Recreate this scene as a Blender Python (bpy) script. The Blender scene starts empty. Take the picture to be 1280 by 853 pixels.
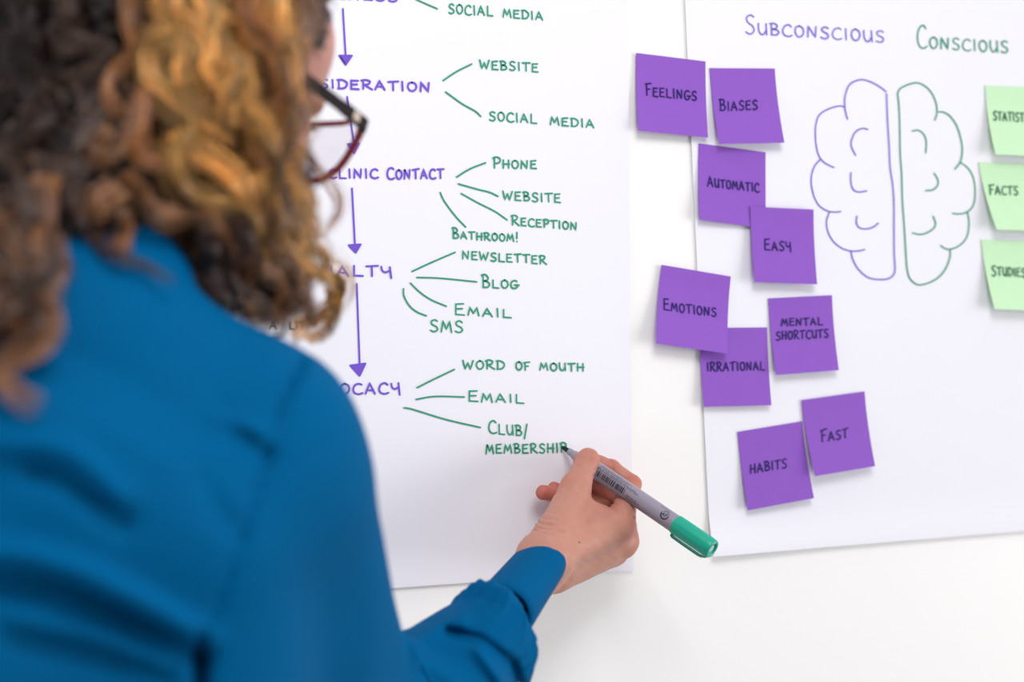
import bpy, math, random
import numpy as np
from mathutils import Vector, Matrix

random.seed(7)
rng = np.random.default_rng(7)
scn = bpy.context.scene
col = scn.collection

# ------------------------------------------------------------------ camera
W, H = 1280.0, 853.0
FPX = 1778.0                      # 50 mm lens on a 36 mm sensor
CAM = np.array([0.0, -1.22, 1.40])
YAW, PITCH, ROLL = math.radians(22.0), math.radians(-1.5), math.radians(2.1)
_h = np.array([math.sin(YAW), math.cos(YAW), 0.0])
FWD = math.cos(PITCH) * _h + math.sin(PITCH) * np.array([0, 0, 1.0])
_r0 = np.array([math.cos(YAW), -math.sin(YAW), 0.0])
_u0 = np.cross(_r0, FWD)
RT = math.cos(ROLL) * _r0 - math.sin(ROLL) * _u0
UP = math.cos(ROLL) * _u0 + math.sin(ROLL) * _r0

cd = bpy.data.cameras.new('camera')
cam = bpy.data.objects.new('camera', cd)
col.objects.link(cam)
cam.matrix_world = Matrix(((RT[0], UP[0], -FWD[0], CAM[0]), (RT[1], UP[1], -FWD[1], CAM[1]),
                           (RT[2], UP[2], -FWD[2], CAM[2]), (0, 0, 0, 1)))
cd.sensor_fit = 'HORIZONTAL'
cd.sensor_width = 36.0
cd.lens = FPX / W * 36.0
cd.clip_start = 0.02
cd.dof.use_dof = True
cd.dof.focus_distance = 1.285
cd.dof.aperture_fstop = 2.8
cd.dof.aperture_blades = 9
scn.camera = cam

# ------------------------------------------------------------------ light
world = bpy.data.worlds.new('world')
scn.world = world
world.use_nodes = True
bg = world.node_tree.nodes['Background']
# a bright white ceiling above, mid-grey room around, darker floor below
_wn = world.node_tree
_tc = _wn.nodes.new('ShaderNodeTexCoord'); _sx = _wn.nodes.new('ShaderNodeSeparateXYZ'); _rp = _wn.nodes.new('ShaderNodeValToRGB')
_mr = _wn.nodes.new('ShaderNodeMapRange'); _mr.inputs['From Min'].default_value = -1.0
_wn.links.new(_tc.outputs['Generated'], _sx.inputs[0]); _wn.links.new(_sx.outputs['Z'], _mr.inputs['Value']); _wn.links.new(_mr.outputs['Result'], _rp.inputs['Fac'])
_e = _rp.color_ramp.elements
_e[0].position, _e[0].color = 0.0, (.12, .12, .13, 1)
_e[1].position, _e[1].color = 1.0, (.98, .99, 1.0, 1)
_k = _e.new(0.45); _k.color = (.25, .25, .27, 1)
_k = _e.new(0.72); _k.color = (.80, .81, .84, 1)
_wn.links.new(_rp.outputs['Color'], bg.inputs[0])
bg.inputs[1].default_value = 0.78
def area(name, loc, target, size, power, color=(1, 1, 1)):
    l = bpy.data.lights.new(name, 'AREA'); l.shape = 'RECTANGLE'
    l.size, l.size_y = size; l.energy = power; l.color = color
    o = bpy.data.objects.new(name, l); col.objects.link(o)
    o.location = loc
    o.rotation_euler = (Vector(target) - Vector(loc)).to_track_quat('-Z', 'Y').to_euler()
    return o
area('ceiling_light', (0.35, -1.35, 2.68), (0.0, -0.3, 1.4), (0.9, 0.7), 20, (1.0, 0.985, 0.97))
area('window_light', (4.3, -2.1, 0.95), (0.1, -0.1, 1.0), (2.2, 1.9), 108, (1.0, 0.99, 0.985))
area('left_fill_light', (-1.9, -0.9, 0.95), (0.1, -0.05, 1.1), (1.0, 1.3), 18, (0.96, 0.97, 1.0))  # added fill lamp, no window here; brightens the lower left of the sheet
vs = scn.view_settings
vs.view_transform = 'Standard'; vs.look = 'None'; vs.gamma = 1.0; vs.use_curve_mapping = False
vs.exposure = -0.06
scn.display_settings.display_device = 'sRGB'

# ------------------------------------------------------------------ helpers
def lin(c):
    return tuple(((v / 255) / 12.92 if v / 255 <= 0.04045 else ((v / 255 + 0.055) / 1.055) ** 2.4) for v in c)
def P(px, py, d):
    """point seen at (px, py) at depth d along the lens axis, in world metres"""
    return CAM + d * (FWD + (px - W / 2) / FPX * RT - (py - H / 2) / FPX * UP)
def C(x, y, z):
    return CAM + x * RT + y * UP + z * FWD
def topx(X):
    v = X - CAM
    d = v @ FWD
    return W / 2 + FPX * (v @ RT) / d, H / 2 - FPX * (v @ UP) / d, d
def onwall(px, py, off=0.0):
    r = FWD + (px - W / 2) / FPX * RT - (py - H / 2) / FPX * UP
    t = (-off - CAM[1]) / r[1]
    return CAM + t * r

def mat(name, rgb, rough=0.5, spec=0.5, bump=None, sheen=0.0, noise=None, attr=None, sss=0.0, trans=None, coat=0.0, metal=0.0):
    m = bpy.data.materials.new(name); m.use_nodes = True
    nt = m.node_tree; b = nt.nodes['Principled BSDF']
    c = lin(rgb) + (1,)
    b.inputs['Base Color'].default_value = c
    b.inputs['Roughness'].default_value = rough
    b.inputs['Specular IOR Level'].default_value = spec
    b.inputs['Sheen Weight'].default_value = sheen
    b.inputs['Coat Weight'].default_value = coat
    b.inputs['Metallic'].default_value = metal
    tc = nt.nodes.new('ShaderNodeTexCoord')
    src = None
    if attr:
        a = nt.nodes.new('ShaderNodeAttribute'); a.attribute_name = attr
        src = a.outputs['Color']
    if noise:
        sc, amt = noise
        n = nt.nodes.new('ShaderNodeTexNoise'); n.inputs['Scale'].default_value = sc; n.inputs['Detail'].default_value = 5
        nt.links.new(tc.outputs['Object'], n.inputs['Vector'])
        mp = nt.nodes.new('ShaderNodeMapRange')
        mp.inputs['To Min'].default_value = 1 - amt; mp.inputs['To Max'].default_value = 1 + amt
        nt.links.new(n.outputs['Fac'], mp.inputs['Value'])
        mx = nt.nodes.new('ShaderNodeVectorMath'); mx.operation = 'SCALE'
        if src: nt.links.new(src, mx.inputs[0])
        else: mx.inputs[0].default_value = c[:3]
        nt.links.new(mp.outputs['Result'], mx.inputs['Scale'])
        src = mx.outputs['Vector']
    if src: nt.links.new(src, b.inputs['Base Color'])
    if bump:
        sc, st, dist = bump
        n = nt.nodes.new('ShaderNodeTexNoise'); n.inputs['Scale'].default_value = sc; n.inputs['Detail'].default_value = 6
        nt.links.new(tc.outputs['Object'], n.inputs['Vector'])
        bp = nt.nodes.new('ShaderNodeBump'); bp.inputs['Strength'].default_value = st; bp.inputs['Distance'].default_value = dist
        nt.links.new(n.outputs['Fac'], bp.inputs['Height'])
        nt.links.new(bp.outputs['Normal'], b.inputs['Normal'])
    if sss:
        b.inputs['Subsurface Weight'].default_value = sss
        b.inputs['Subsurface Radius'].default_value = (1.0, 0.35, 0.2)
        b.inputs['Subsurface Scale'].default_value = 0.006
    if trans is not None:
        b.inputs['Transmission Weight'].default_value = trans
    return m

M = {}
M['wall'] = mat('wall_paint', (248, 247, 246), 0.45, 0.35, bump=(180, 0.05, 0.001))
M['paper'] = mat('flip_chart_paper', (240, 239, 247), 0.75, 0.25, bump=(700, 0.06, 0.0004))
M['purple_note'] = mat('purple_paper', (143, 90, 195), 0.75, 0.25, noise=(60, 0.03), bump=(900, 0.08, 0.0003))
M['green_note'] = mat('pale_green_paper', (202, 238, 196), 0.75, 0.25, noise=(60, 0.02))
M['ink_violet'] = mat('violet_ink', (118, 86, 206), 0.6, 0.3, noise=(300, 0.12))
M['ink_lilac'] = mat('lilac_ink', (128, 108, 212), 0.6, 0.3, noise=(300, 0.1))
M['ink_green'] = mat('green_ink', (44, 152, 116), 0.6, 0.3, noise=(300, 0.15))
M['ink_navy'] = mat('navy_ink', (26, 8, 100), 0.55, 0.3)
M['ink_dark_green'] = mat('dark_green_ink', (34, 108, 72), 0.55, 0.3)
M['ink_olive'] = mat('olive_ink', (86, 88, 70), 0.6, 0.3)
M['floor'] = mat('pale_carpet', (172, 170, 168), 0.95, 0.1, noise=(40, 0.12), bump=(250, 0.4, 0.004))
M['blouse'] = mat('teal_crepe', (0, 84, 132), 0.65, 0.02, bump=(900, 0.05, 0.0005))
M['cuff'] = M['blouse']
M['skin'] = mat('skin', (222, 165, 142), 0.5, 0.4, attr='tone', bump=(420, 0.25, 0.0006), noise=(90, 0.07), sss=0.12)
M['hair'] = mat('hair', (90, 60, 40), 0.34, 0.9, attr='tone')
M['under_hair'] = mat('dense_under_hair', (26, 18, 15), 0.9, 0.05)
M['trousers'] = mat('charcoal_cloth', (38, 40, 48), 0.85, 0.2, noise=(200, 0.1))
M['shoe'] = mat('black_leather', (22, 22, 24), 0.4, 0.5)
M['eye'] = mat('eye_white', (232, 228, 224), 0.15, 0.6)
M['iris'] = mat('iris', (70, 86, 90), 0.15, 0.6)
M['temple'] = mat('dark_tortoise', (26, 17, 17), 0.5, 0.1, noise=(120, 0.4))
M['metal'] = mat('pale_metal', (206, 186, 170), 0.3, 0.5, metal=0.6)
M['rim'] = mat('maroon_acetate', (128, 34, 52), 0.25, 0.5, noise=(90, 0.25))
M['barrel'] = mat('grey_plastic', (150, 143, 158), 0.42, 0.45)
M['cap'] = mat('green_plastic', (0, 168, 140), 0.38, 0.45)
M['cap_dark'] = mat('green_shadow_plastic', (0, 96, 80), 0.5, 0.4)
M['nib'] = mat('ink_soaked_felt', (14, 52, 46), 0.7, 0.2)
M['print'] = mat('dark_print', (46, 42, 62), 0.6, 0.3)
M['pale_print'] = mat('pale_print', (205, 214, 214), 0.5, 0.3)
# thin spectacle lens: mostly clear with a little reflection
m = bpy.data.materials.new('clear_lens'); m.use_nodes = True
nt = m.node_tree; nt.nodes.clear()
out = nt.nodes.new('ShaderNodeOutputMaterial'); tr = nt.nodes.new('ShaderNodeBsdfTransparent'); gl = nt.nodes.new('ShaderNodeBsdfGlossy')
gl.inputs['Roughness'].default_value = 0.02; mxs = nt.nodes.new('ShaderNodeMixShader')
tr.inputs[0].default_value = (0.97, 0.96, 0.97, 1)
mxs.inputs[0].default_value = 0.05; nt.links.new(tr.outputs[0], mxs.inputs[1]); nt.links.new(gl.outputs[0], mxs.inputs[2]); nt.links.new(mxs.outputs[0], out.inputs[0])
M['lens'] = m

def tag(o, label, cat=None, group=None, kind=None):
    if label: o['label'] = label
    if cat: o['category'] = cat
    if group: o['group'] = group
    if kind: o['kind'] = kind
    return o
def mesh_obj(name, verts, faces, material, parent=None, smooth=True, tone=None):
    me = bpy.data.meshes.new(name)
    verts = np.asarray(verts, dtype=np.float32)
    if isinstance(faces, np.ndarray):
        n, k = faces.shape
        me.vertices.add(len(verts)); me.vertices.foreach_set('co', verts.ravel())
        me.loops.add(n * k); me.loops.foreach_set('vertex_index', faces.astype(np.int32).ravel())
        me.polygons.add(n); me.polygons.foreach_set('loop_start', np.arange(0, n * k, k, dtype=np.int32))
        me.update(calc_edges=True); me.validate()
    else:
        me.from_pydata([tuple(map(float, v)) for v in verts], [], faces); me.update()
    me.polygons.foreach_set('use_smooth', [smooth] * len(me.polygons))
    if tone is not None:
        a = me.color_attributes.new('tone', 'FLOAT_COLOR', 'POINT')
        c = np.ones((len(verts), 4), np.float32); c[:, :3] = tone
        a.data.foreach_set('color', c.ravel())
    if material: me.materials.append(material)
    o = bpy.data.objects.new(name, me); col.objects.link(o)
    if parent: o.parent = parent
    return o
def empty(name, loc):
    o = bpy.data.objects.new(name, None); col.objects.link(o)
    o.location = loc; o.empty_display_size = 0.05
    return o
def adopt(child, parent):
    """parent keeping the world-space vertices where they are"""
    child.parent = parent
    child.matrix_parent_inverse = Matrix.Translation(-Vector(parent.location)) if parent.parent is None else Matrix()
    return child

def catmull(pts, n=6):
    pts = [np.asarray(p, float) for p in pts]
    if len(pts) < 3: return pts
    q = [2 * pts[0] - pts[1]] + pts + [2 * pts[-1] - pts[-2]]
    r = []
    for i in range(1, len(q) - 2):
        for k in range(n):
            t = k / n
            a, b, c, d = q[i - 1], q[i], q[i + 1], q[i + 2]
            r.append(0.5 * (2 * b + (c - a) * t + (2 * a - 5 * b + 4 * c - d) * t * t + (3 * b - a - 3 * c + d) * t ** 3))
    r.append(pts[-1])
    return r

# ------------------------------------------------------------------ implicit-surface modeller
def smin(a, b, k):
    h = np.maximum(k - np.abs(a - b), 0) / k
    return np.minimum(a, b) - h * h * k * 0.25
def smax(a, b, k):
    return -smin(-a, -b, k)
def cap(X, a, b, ra, rb):
    a = np.asarray(a, np.float32); b = np.asarray(b, np.float32)
    ba = b - a; L = float(ba @ ba) + 1e-12
    pa = X - a
    t = np.clip((pa @ ba) / L, 0, 1)
    d = pa - t[..., None] * ba
    return np.sqrt((d * d).sum(-1)) - (ra + (rb - ra) * t)
def ell(X, c, R, rad):
    """ellipsoid with axes = rows of R"""
    q = (X - np.asarray(c, np.float32)) @ np.asarray(R, np.float32).T
    r = np.asarray(rad, np.float32)
    k0 = np.sqrt(((q / r) ** 2).sum(-1)); k1 = np.sqrt(((q / (r * r)) ** 2).sum(-1)) + 1e-9
    return k0 * (k0 - 1) / k1
def tri(X, a, b, c, r):
    a, b, c = (np.asarray(v, np.float32) for v in (a, b, c))
    n = np.cross(b - a, c - a); n /= np.linalg.norm(n)
    dpl = (X - a) @ n
    ins = np.ones(X.shape[:-1], bool)
    e = np.full(X.shape[:-1], 1e9, np.float32)
    for p, q in ((a, b), (b, c), (c, a)):
        ins &= ((X - p) @ np.cross(n, q - p)) >= 0
        e = np.minimum(e, cap(X, p, q, 0, 0))
    return np.where(ins, np.abs(dpl), e) - r
def polydist_px(px, py, pts):
    d = np.full(px.shape, 1e9, np.float32)
    for (x0, y0), (x1, y1) in zip(pts[:-1], pts[1:]):
        dx, dy = x1 - x0, y1 - y0
        t = np.clip(((px - x0) * dx + (py - y0) * dy) / (dx * dx + dy * dy), 0, 1)
        d = np.minimum(d, np.hypot(px - x0 - t * dx, py - y0 - t * dy))
    return d
def isosurface(f, lo, hi, h):
    lo = np.asarray(lo, float); hi = np.asarray(hi, float)
    n = np.maximum(np.ceil((hi - lo) / h).astype(int) + 1, 4)
    ax = [lo[i] + h * np.arange(n[i]) for i in range(3)]
    V = np.empty(tuple(n), np.float32)
    st = max(1, int(400000 // (n[1] * n[2])))
    YY, ZZ = np.meshgrid(ax[1], ax[2], indexing='ij')
    for i in range(0, n[0], st):
        xs = ax[0][i:i + st]
        X = np.empty((len(xs), n[1], n[2], 3), np.float32)
        X[..., 0] = xs[:, None, None]; X[..., 1] = YY; X[..., 2] = ZZ
        V[i:i + st] = f(X)
    S = V < 0
    c = [slice(None, -1), slice(1, None)]
    cnt = np.zeros(tuple(n - 1), np.int8); acc = np.zeros(tuple(n - 1) + (3,), np.float32)
    for axis in range(3):
        o1, o2 = [a for a in range(3) if a != axis]
        for b1 in (0, 1):
            for b2 in (0, 1):
                s0 = [None] * 3; s1 = [None] * 3
                s0[axis], s1[axis] = c[0], c[1]
                s0[o1] = s1[o1] = c[b1]; s0[o2] = s1[o2] = c[b2]
                v0, v1 = V[tuple(s0)], V[tuple(s1)]
                m = (v0 < 0) != (v1 < 0)
                t = np.where(m, v0 / np.where(m, v0 - v1, 1), 0)
                cnt += m
                acc[..., axis] += np.where(m, t, 0)
                acc[..., o1] += m * b1; acc[..., o2] += m * b2
    act = cnt > 0
    idx = np.full(tuple(n - 1), -1, np.int64)
    k = np.argwhere(act); idx[act] = np.arange(len(k))
    verts = (lo + h * (k + acc[act] / cnt[act][:, None])).astype(np.float32)
    faces = []
    for axis in range(3):
        o1, o2 = [(1, 2), (2, 0), (0, 1)][axis]
        s0 = [slice(1, -1)] * 3; s1 = [slice(1, -1)] * 3
        s0[axis] = slice(0, -1); s1[axis] = slice(1, None)
        m = S[tuple(s0)] != S[tuple(s1)]
        q = np.argwhere(m)
        off = np.array([1, 1, 1]); off[axis] = 0
        q = q + off
        e1 = np.zeros(3, int); e1[o1] = 1
        e2 = np.zeros(3, int); e2[o2] = 1
        g = lambda p: idx[p[:, 0], p[:, 1], p[:, 2]]
        quad = np.stack([g(q - e1 - e2), g(q - e2), g(q), g(q - e1)], 1)
        flip = ~S[tuple(s0)][m]
        quad[flip] = quad[flip][:, ::-1]
        faces.append(quad)
    faces = np.concatenate(faces)
    faces = faces[(faces >= 0).all(1)]
    for _ in range(2):                                   # settle the vertices on the surface
        e = h * 0.4
        d = f(verts)
        G = np.stack([f(verts + np.eye(3, dtype=np.float32)[i] * e) - f(verts - np.eye(3, dtype=np.float32)[i] * e) for i in range(3)], 1) / (2 * e)
        g2 = (G * G).sum(1) + 1e-6
        stp = np.clip(d / g2, -h * 0.5, h * 0.5)[:, None] * G
        verts = verts - stp.astype(np.float32)
    return verts, faces

# ------------------------------------------------------------------ the room
def box(name, lo, hi, material, parent=None):
    x0, y0, z0 = lo; x1, y1, z1 = hi
    v = [(x0, y0, z0), (x1, y0, z0), (x1, y1, z0), (x0, y1, z0), (x0, y0, z1), (x1, y0, z1), (x1, y1, z1), (x0, y1, z1)]
    f = [(0, 3, 2, 1), (4, 5, 6, 7), (0, 1, 5, 4), (1, 2, 6, 5), (2, 3, 7, 6), (3, 0, 4, 7)]
    return mesh_obj(name, v, f, material, parent, smooth=False)
w = box('wall_back', (-2.6, 0.0, 0.0), (4.2, 0.12, 2.9), M['wall']); tag(w, 'smooth white wall behind the two paper sheets', None, None, 'structure')
fl = box('floor', (-2.6, -3.6, -0.1), (4.2, 0.12, 0.0), M['floor']); tag(fl, 'pale grey carpeted floor below the white wall', None, None, 'structure')

# ------------------------------------------------------------------ the two flip-chart sheets
def sheet(origin, e_u, e_v, wu, hv, liftf, label, base):
    """origin is a bottom corner, e_u along the bottom edge, e_v up the side"""
    nu, nv = 44, 60
    V, F = [], []
    for side in (0, 1):
        for j in range(nv + 1):
            for i in range(nu + 1):
                u = i / nu * wu; v = (j / nv) ** 1.5 * hv
                p = origin + e_u * u + e_v * v
                V.append((p[0], -(base + liftf(u, v)) + (0.0002 if side else 0.0), p[2]))
    n = (nu + 1) * (nv + 1)
    for j in range(nv):
        for i in range(nu):
            a = j * (nu + 1) + i; b, c_, d = a + 1, a + nu + 2, a + nu + 1
            F.append((a, b, c_, d)); F.append((a + n, d + n, c_ + n, b + n))
    ring = [i for i in range(nu + 1)] + [j * (nu + 1) + nu for j in range(1, nv + 1)] + [nv * (nu + 1) + i for i in range(nu - 1, -1, -1)] + [j * (nu + 1) for j in range(nv - 1, 0, -1)]
    k0 = len(V); m_ = len(ring)                            # the cut edge has its own vertices, so it stays crisp
    V += [V[i] for i in ring] + [V[i + n] for i in ring]
    for i in range(m_): F.append((k0 + i, k0 + m_ + i, k0 + m_ + (i + 1) % m_, k0 + (i + 1) % m_))
    o = mesh_obj('flip_chart_sheet', V, F, M['paper'], None)
    return tag(o, label, 'paper sheet', 'flip chart sheets on the wall')
def unit(v): return v / np.linalg.norm(v)
g0 = onwall(790, 713); gb = unit(onwall(487, 735) - g0); gu = unit(onwall(784, 50) - g0)
SH = 0.0012
left_sheet = sheet(g0, gb, gu, 0.66, 0.95, lambda u, v: 0.0018 * math.exp(-(v / 0.02) ** 2) + 0.0006 * math.exp(-(u / 0.015) ** 2), 'white paper sheet the woman is writing on, with branching purple and green words', SH)
h0 = onwall(887, 695); hb = unit(onwall(1280, 663) - h0); hu = unit(onwall(863, 172) - h0)
right_sheet = sheet(h0, hb, hu, 0.66, 0.95, lambda u, v: 0.006 * math.exp(-(v / 0.025) ** 2) * (0.6 + 0.4 * math.exp(-(u / 0.1) ** 2)) + 0.0004 * math.exp(-(u / 0.02) ** 2), 'white paper sheet with a drawn brain and the purple and green sticky notes', SH)
INK_OFF = SH + 0.0005
def paper_map(px, py): return onwall(px, py, INK_OFF)

# ------------------------------------------------------------------ handwriting
GL = {
 'A': (.92, ['l', (0, 0), (.40, 1), (.85, 0)], ['l', (.12, .36), (.74, .32)]),
 'B': (.78, ['l', (.1, 1.02), (.1, 0)], ['c', (-.05, .98), (.3, 1.06), (.6, .86), (.5, .62), (.15, .52), (.55, .48), (.74, .25), (.5, .02), (.05, .0)]),
 'C': (.82, ['c', (.8, .86), (.55, 1.0), (.2, .85), (.03, .45), (.15, .1), (.5, -.03), (.85, .08)]),
 'D': (.85, ['l', (.1, 1), (.1, 0)], ['c', (-.02, .98), (.4, 1.0), (.78, .72), (.78, .35), (.5, .05), (.0, .0)]),
 'E': (.76, ['l', (.68, .98), (.08, .93), (.05, .02), (.72, .0)], ['l', (.06, .5), (.58, .53)]),
 'F': (.72, ['l', (.1, .95), (.12, 0)], ['l', (-.05, .93), (.72, 1.04)], ['l', (.1, .5), (.52, .55)]),
 'G': (.9, ['c', (.75, .88), (.5, 1.0), (.15, .8), (.03, .4), (.2, .03), (.55, .0), (.78, .2), (.78, .42)], ['l', (.45, .42), (1.0, .42)]),
 'H': (.85, ['l', (.1, 1), (.08, 0)], ['l', (.75, 1.0), (.73, 0)], ['l', (.02, .48), (.85, .5)]),
 'I': (.30, ['l', (.12, 1), (.14, 0)]),
 'K': (.8, ['l', (.1, 1), (.1, 0)], ['l', (.7, 1), (.12, .45), (.75, 0)]),
 'L': (.75, ['l', (.1, 1), (.08, .02), (.75, .0)]),
 'M': (1.02, ['l', (.0, 0), (.18, 1), (.48, .28), (.80, .98), (.96, 0)]),
 'N': (.92, ['l', (.05, 0), (.1, 1), (.72, .03), (.80, 1.0)]),
 'O': (.82, ['c', (.42, .98), (.12, .82), (.04, .4), (.25, .03), (.55, .04), (.78, .4), (.7, .82), (.38, 1.0)]),
 'P': (.74, ['l', (.12, 1), (.1, 0)], ['c', (-.05, .92), (.3, 1.08), (.7, .92), (.62, .55), (.12, .42)]),
 'R': (.86, ['l', (.1, 1), (.08, 0)], ['c', (-.06, .94), (.32, 1.05), (.68, .88), (.55, .58), (.14, .48)], ['l', (.2, .48), (.88, -.03)]),
 'S': (.74, ['c', (.68, .9), (.42, 1.02), (.12, .86), (.2, .6), (.58, .42), (.66, .15), (.35, -.03), (.02, .08)]),
 'T': (.82, ['l', (.4, .98), (.4, 0)], ['l', (-.02, .95), (.88, 1.02)]),
 'U': (.82, ['c', (.05, 1), (.06, .4), (.25, .03), (.5, .06), (.7, .4)], ['l', (.72, 1), (.76, 0)]),
 'V': (.85, ['l', (.0, 1), (.38, 0), (.80, 1)]),
 'W': (1.15, ['l', (.0, 1), (.22, 0), (.52, .72), (.78, 0), (1.12, 1.02)]),
 'Y': (.80, ['c', (.02, 1), (.08, .62), (.3, .45), (.62, .62)], ['l', (.66, 1.0), (.74, -.12)]),
 '!': (.35, ['l', (.2, 1.3), (.14, .45)], ['l', (.12, .08), (.14, .0)]),
 '/': (.45, ['l', (.36, 1.25), (.0, -.3)]),
 ' ': (.6,),
}
STROKE = [0]
def ribbon(V, F, pts, wpx, fmap):
    """a flat pen stroke: outline in the sheet, round ends"""
    pts = [np.asarray(p, float) for p in pts]
    q = [pts[0]]
    for p in pts[1:]:
        if np.hypot(*(p - q[-1])) > 0.15: q.append(p)
    if len(q) < 2: q.append(q[0] + np.array([wpx * 0.3, 0]))
    # subdivide so that bends stay sharp but round
    L, R_ = [], []
    n = len(q)
    for i, p in enumerate(q):
        a = q[i] - q[i - 1] if i else q[1] - q[0]
        b = q[i + 1] - q[i] if i < n - 1 else a
        a = a / np.hypot(*a); b = b / np.hypot(*b)
        t = a + b; ln = np.hypot(*t)
        if ln < 0.5:                                       # very sharp bend: double the point
            for t_ in (a, b):
                nn = np.array([-t_[1], t_[0]]) * wpx / 2
                L.append(p + nn); R_.append(p - nn)
            continue
        t /= ln
        k = min(1.0 / max(0.3, t @ a), 1.6)
        nn = np.array([-t[1], t[0]]) * wpx / 2 * k
        if i == 0:
            L.append(p - a * wpx * .42 + nn * .45); R_.append(p - a * wpx * .42 - nn * .45)
        L.append(p + nn); R_.append(p - nn)
        if i == n - 1:
            L.append(p + b * wpx * .42 + nn * .45); R_.append(p + b * wpx * .42 - nn * .45)
    k0 = len(V)
    STROKE[0] = (STROKE[0] + 1) % 9                        # later strokes lie on top of earlier ones
    lift_ = np.array([0, -2.5e-5 * STROKE[0], 0])
    for a, b in zip(L, R_):
        V.append(fmap(*a) + lift_); V.append(fmap(*b) + lift_)
    for i in range(len(L) - 1):
        a = k0 + 2 * i
        F.append((a, a + 1, a + 3, a + 2))
def dense(pts, step=2.0):
    r = [np.asarray(pts[0], float)]
    for p in pts[1:]:
        p = np.asarray(p, float); d = np.hypot(*(p - r[-1])); k = max(1, int(d / step)); a = r[-1]
        for i in range(1, k + 1): r.append(a + (p - a) * i / k)
    return r
def write(parent, fmap, text, x0, y0, x1, y1, h, h0=None, material='ink_green', wpx=1.9, slant=0.0, name='handwritten_word'):
    V, F = [], []
    adv = sum(GL[c][0] * (1.15 if (i == 0 and h0) else 1) for i, c in enumerate(text)) + 0.28 * (len(text) - 1)
    T = np.array([x1 - x0, y1 - y0], float); ln = np.hypot(*T); T /= ln
    sx = ln / adv
    upv = np.array([-0.03 + slant, -1.0])
    s = 0.0
    for i, c in enumerate(text):
        hh = h0 if (i == 0 and h0) else h
        f = 1.15 if (i == 0 and h0) else 1
        jy = random.uniform(-.35, .35)
        for st in GL[c][1:]:
            pts = [np.array([x0, y0 + jy]) + T * (s + x * f) * sx + upv * y * hh * random.uniform(.97, 1.03) for x, y in st[1:]]
            pts = catmull(pts, 6) if st[0] == 'c' else dense(pts, 3.0)
            ribbon(V, F, pts, wpx * random.uniform(.92, 1.08), fmap)
        s += (GL[c][0] * f + 0.28)
    o = mesh_obj(name, V, F, M[material], None, smooth=False)
    return adopt(o, parent)
def line(parent, fmap, pts, material, wpx, name):
    V, F = [], []
    ribbon(V, F, catmull(pts, 8) if len(pts) > 2 else dense(pts, 6), wpx, fmap)
    return adopt(mesh_obj(name, V, F, M[material], None, smooth=False), parent)
def arrow(parent, fmap, shaft, head, material='ink_violet'):
    V, F = [], []
    ribbon(V, F, dense(shaft, 8), 2.4, fmap)
    k = len(V)
    for p in head: V.append(fmap(*p))
    F.append((k, k + 1, k + 2))
    for a, b in ((0, 1), (1, 2), (2, 0)): ribbon(V, F, dense([head[a], head[b]], 3), 2.2, fmap)
    return adopt(mesh_obj('drawn_arrow', V, F, M[material], None, smooth=False), parent)

LS, pm = left_sheet, paper_map
G, VI = 'ink_green', 'ink_violet'
for a in (('SOCIAL', 561, 16.5, 616, 20, 11.5), ('MEDIA', 629, 21, 679, 25, 10), ('WEBSITE', 600, 85.5, 673, 90, 10.5),
          ('SOCIAL', 612, 150.5, 671, 154, 11), ('MEDIA', 688, 156, 743, 159.5, 10), ('PHONE', 617, 210, 671, 211, 10, 13),
          ('WEBSITE', 629, 249.5, 701, 253.5, 10.5), ('RECEPTION', 640, 281.5, 721.5, 287.5, 9.5, 12), ('BATHROOM!', 566, 298, 648, 302.5, 9, 12.5),
          ('NEWSLETTER', 578, 324, 683, 330, 10), ('BLOG', 603, 359, 648, 361, 10, 15), ('EMAIL', 569, 393.5, 639, 397, 10, 14.5),
          ('SMS', 538, 414, 579, 416, 14), ('WORD', 579, 461, 631, 462, 10.5), ('OF', 645, 462.5, 662.5, 463, 10), ('MOUTH', 675, 463, 730, 464, 9.5),
          ('EMAIL', 586, 502, 655, 504, 10.5, 13.5), ('CLUB/', 611, 541.5, 660, 545.5, 12, 15.5), ('MEMBERSHIP', 607.5, 567, 708, 565.5, 11)):
    write(LS, pm, *a, material=G, wpx=2.0)
for a in (('CONSIDERATION', 352, 108, 538, 114.5, 11), ('CLINIC', 411, 222.5, 472.5, 223, 11), ('CONTACT', 484, 224, 554.5, 223, 11.5, 14),
          ('LOYALTY', 368, 344, 490, 346, 12.5), ('ADVOCACY', 377, 493, 500.5, 492, 13)):
    write(LS, pm, *a, material=VI, wpx=2.5)
write(LS, pm, 'A', 337, 411, 346, 411.5, 9, material='ink_olive', wpx=1.7)
write(LS, pm, 'LIT', 362, 411.5, 381, 412, 9, material='ink_olive', wpx=1.7)
write(LS, pm, 'AWARENESS', 345, -6, 497, 2, 12, material=VI, wpx=2.5)
arrow(LS, pm, [(428.6, 11), (432, 69)], [(424, 69.5), (440, 69.5), (432, 81)])
arrow(LS, pm, [(434, 121), (442.5, 180)], [(434.5, 180), (449, 179.5), (442.5, 192)])
arrow(LS, pm, [(440, 235.5), (443.7, 306)], [(436, 306.6), (451, 305.5), (444.7, 316)])
arrow(LS, pm, [(446, 355), (449.6, 455)], [(438, 457), (457, 454.5), (449.6, 470)])
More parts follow.
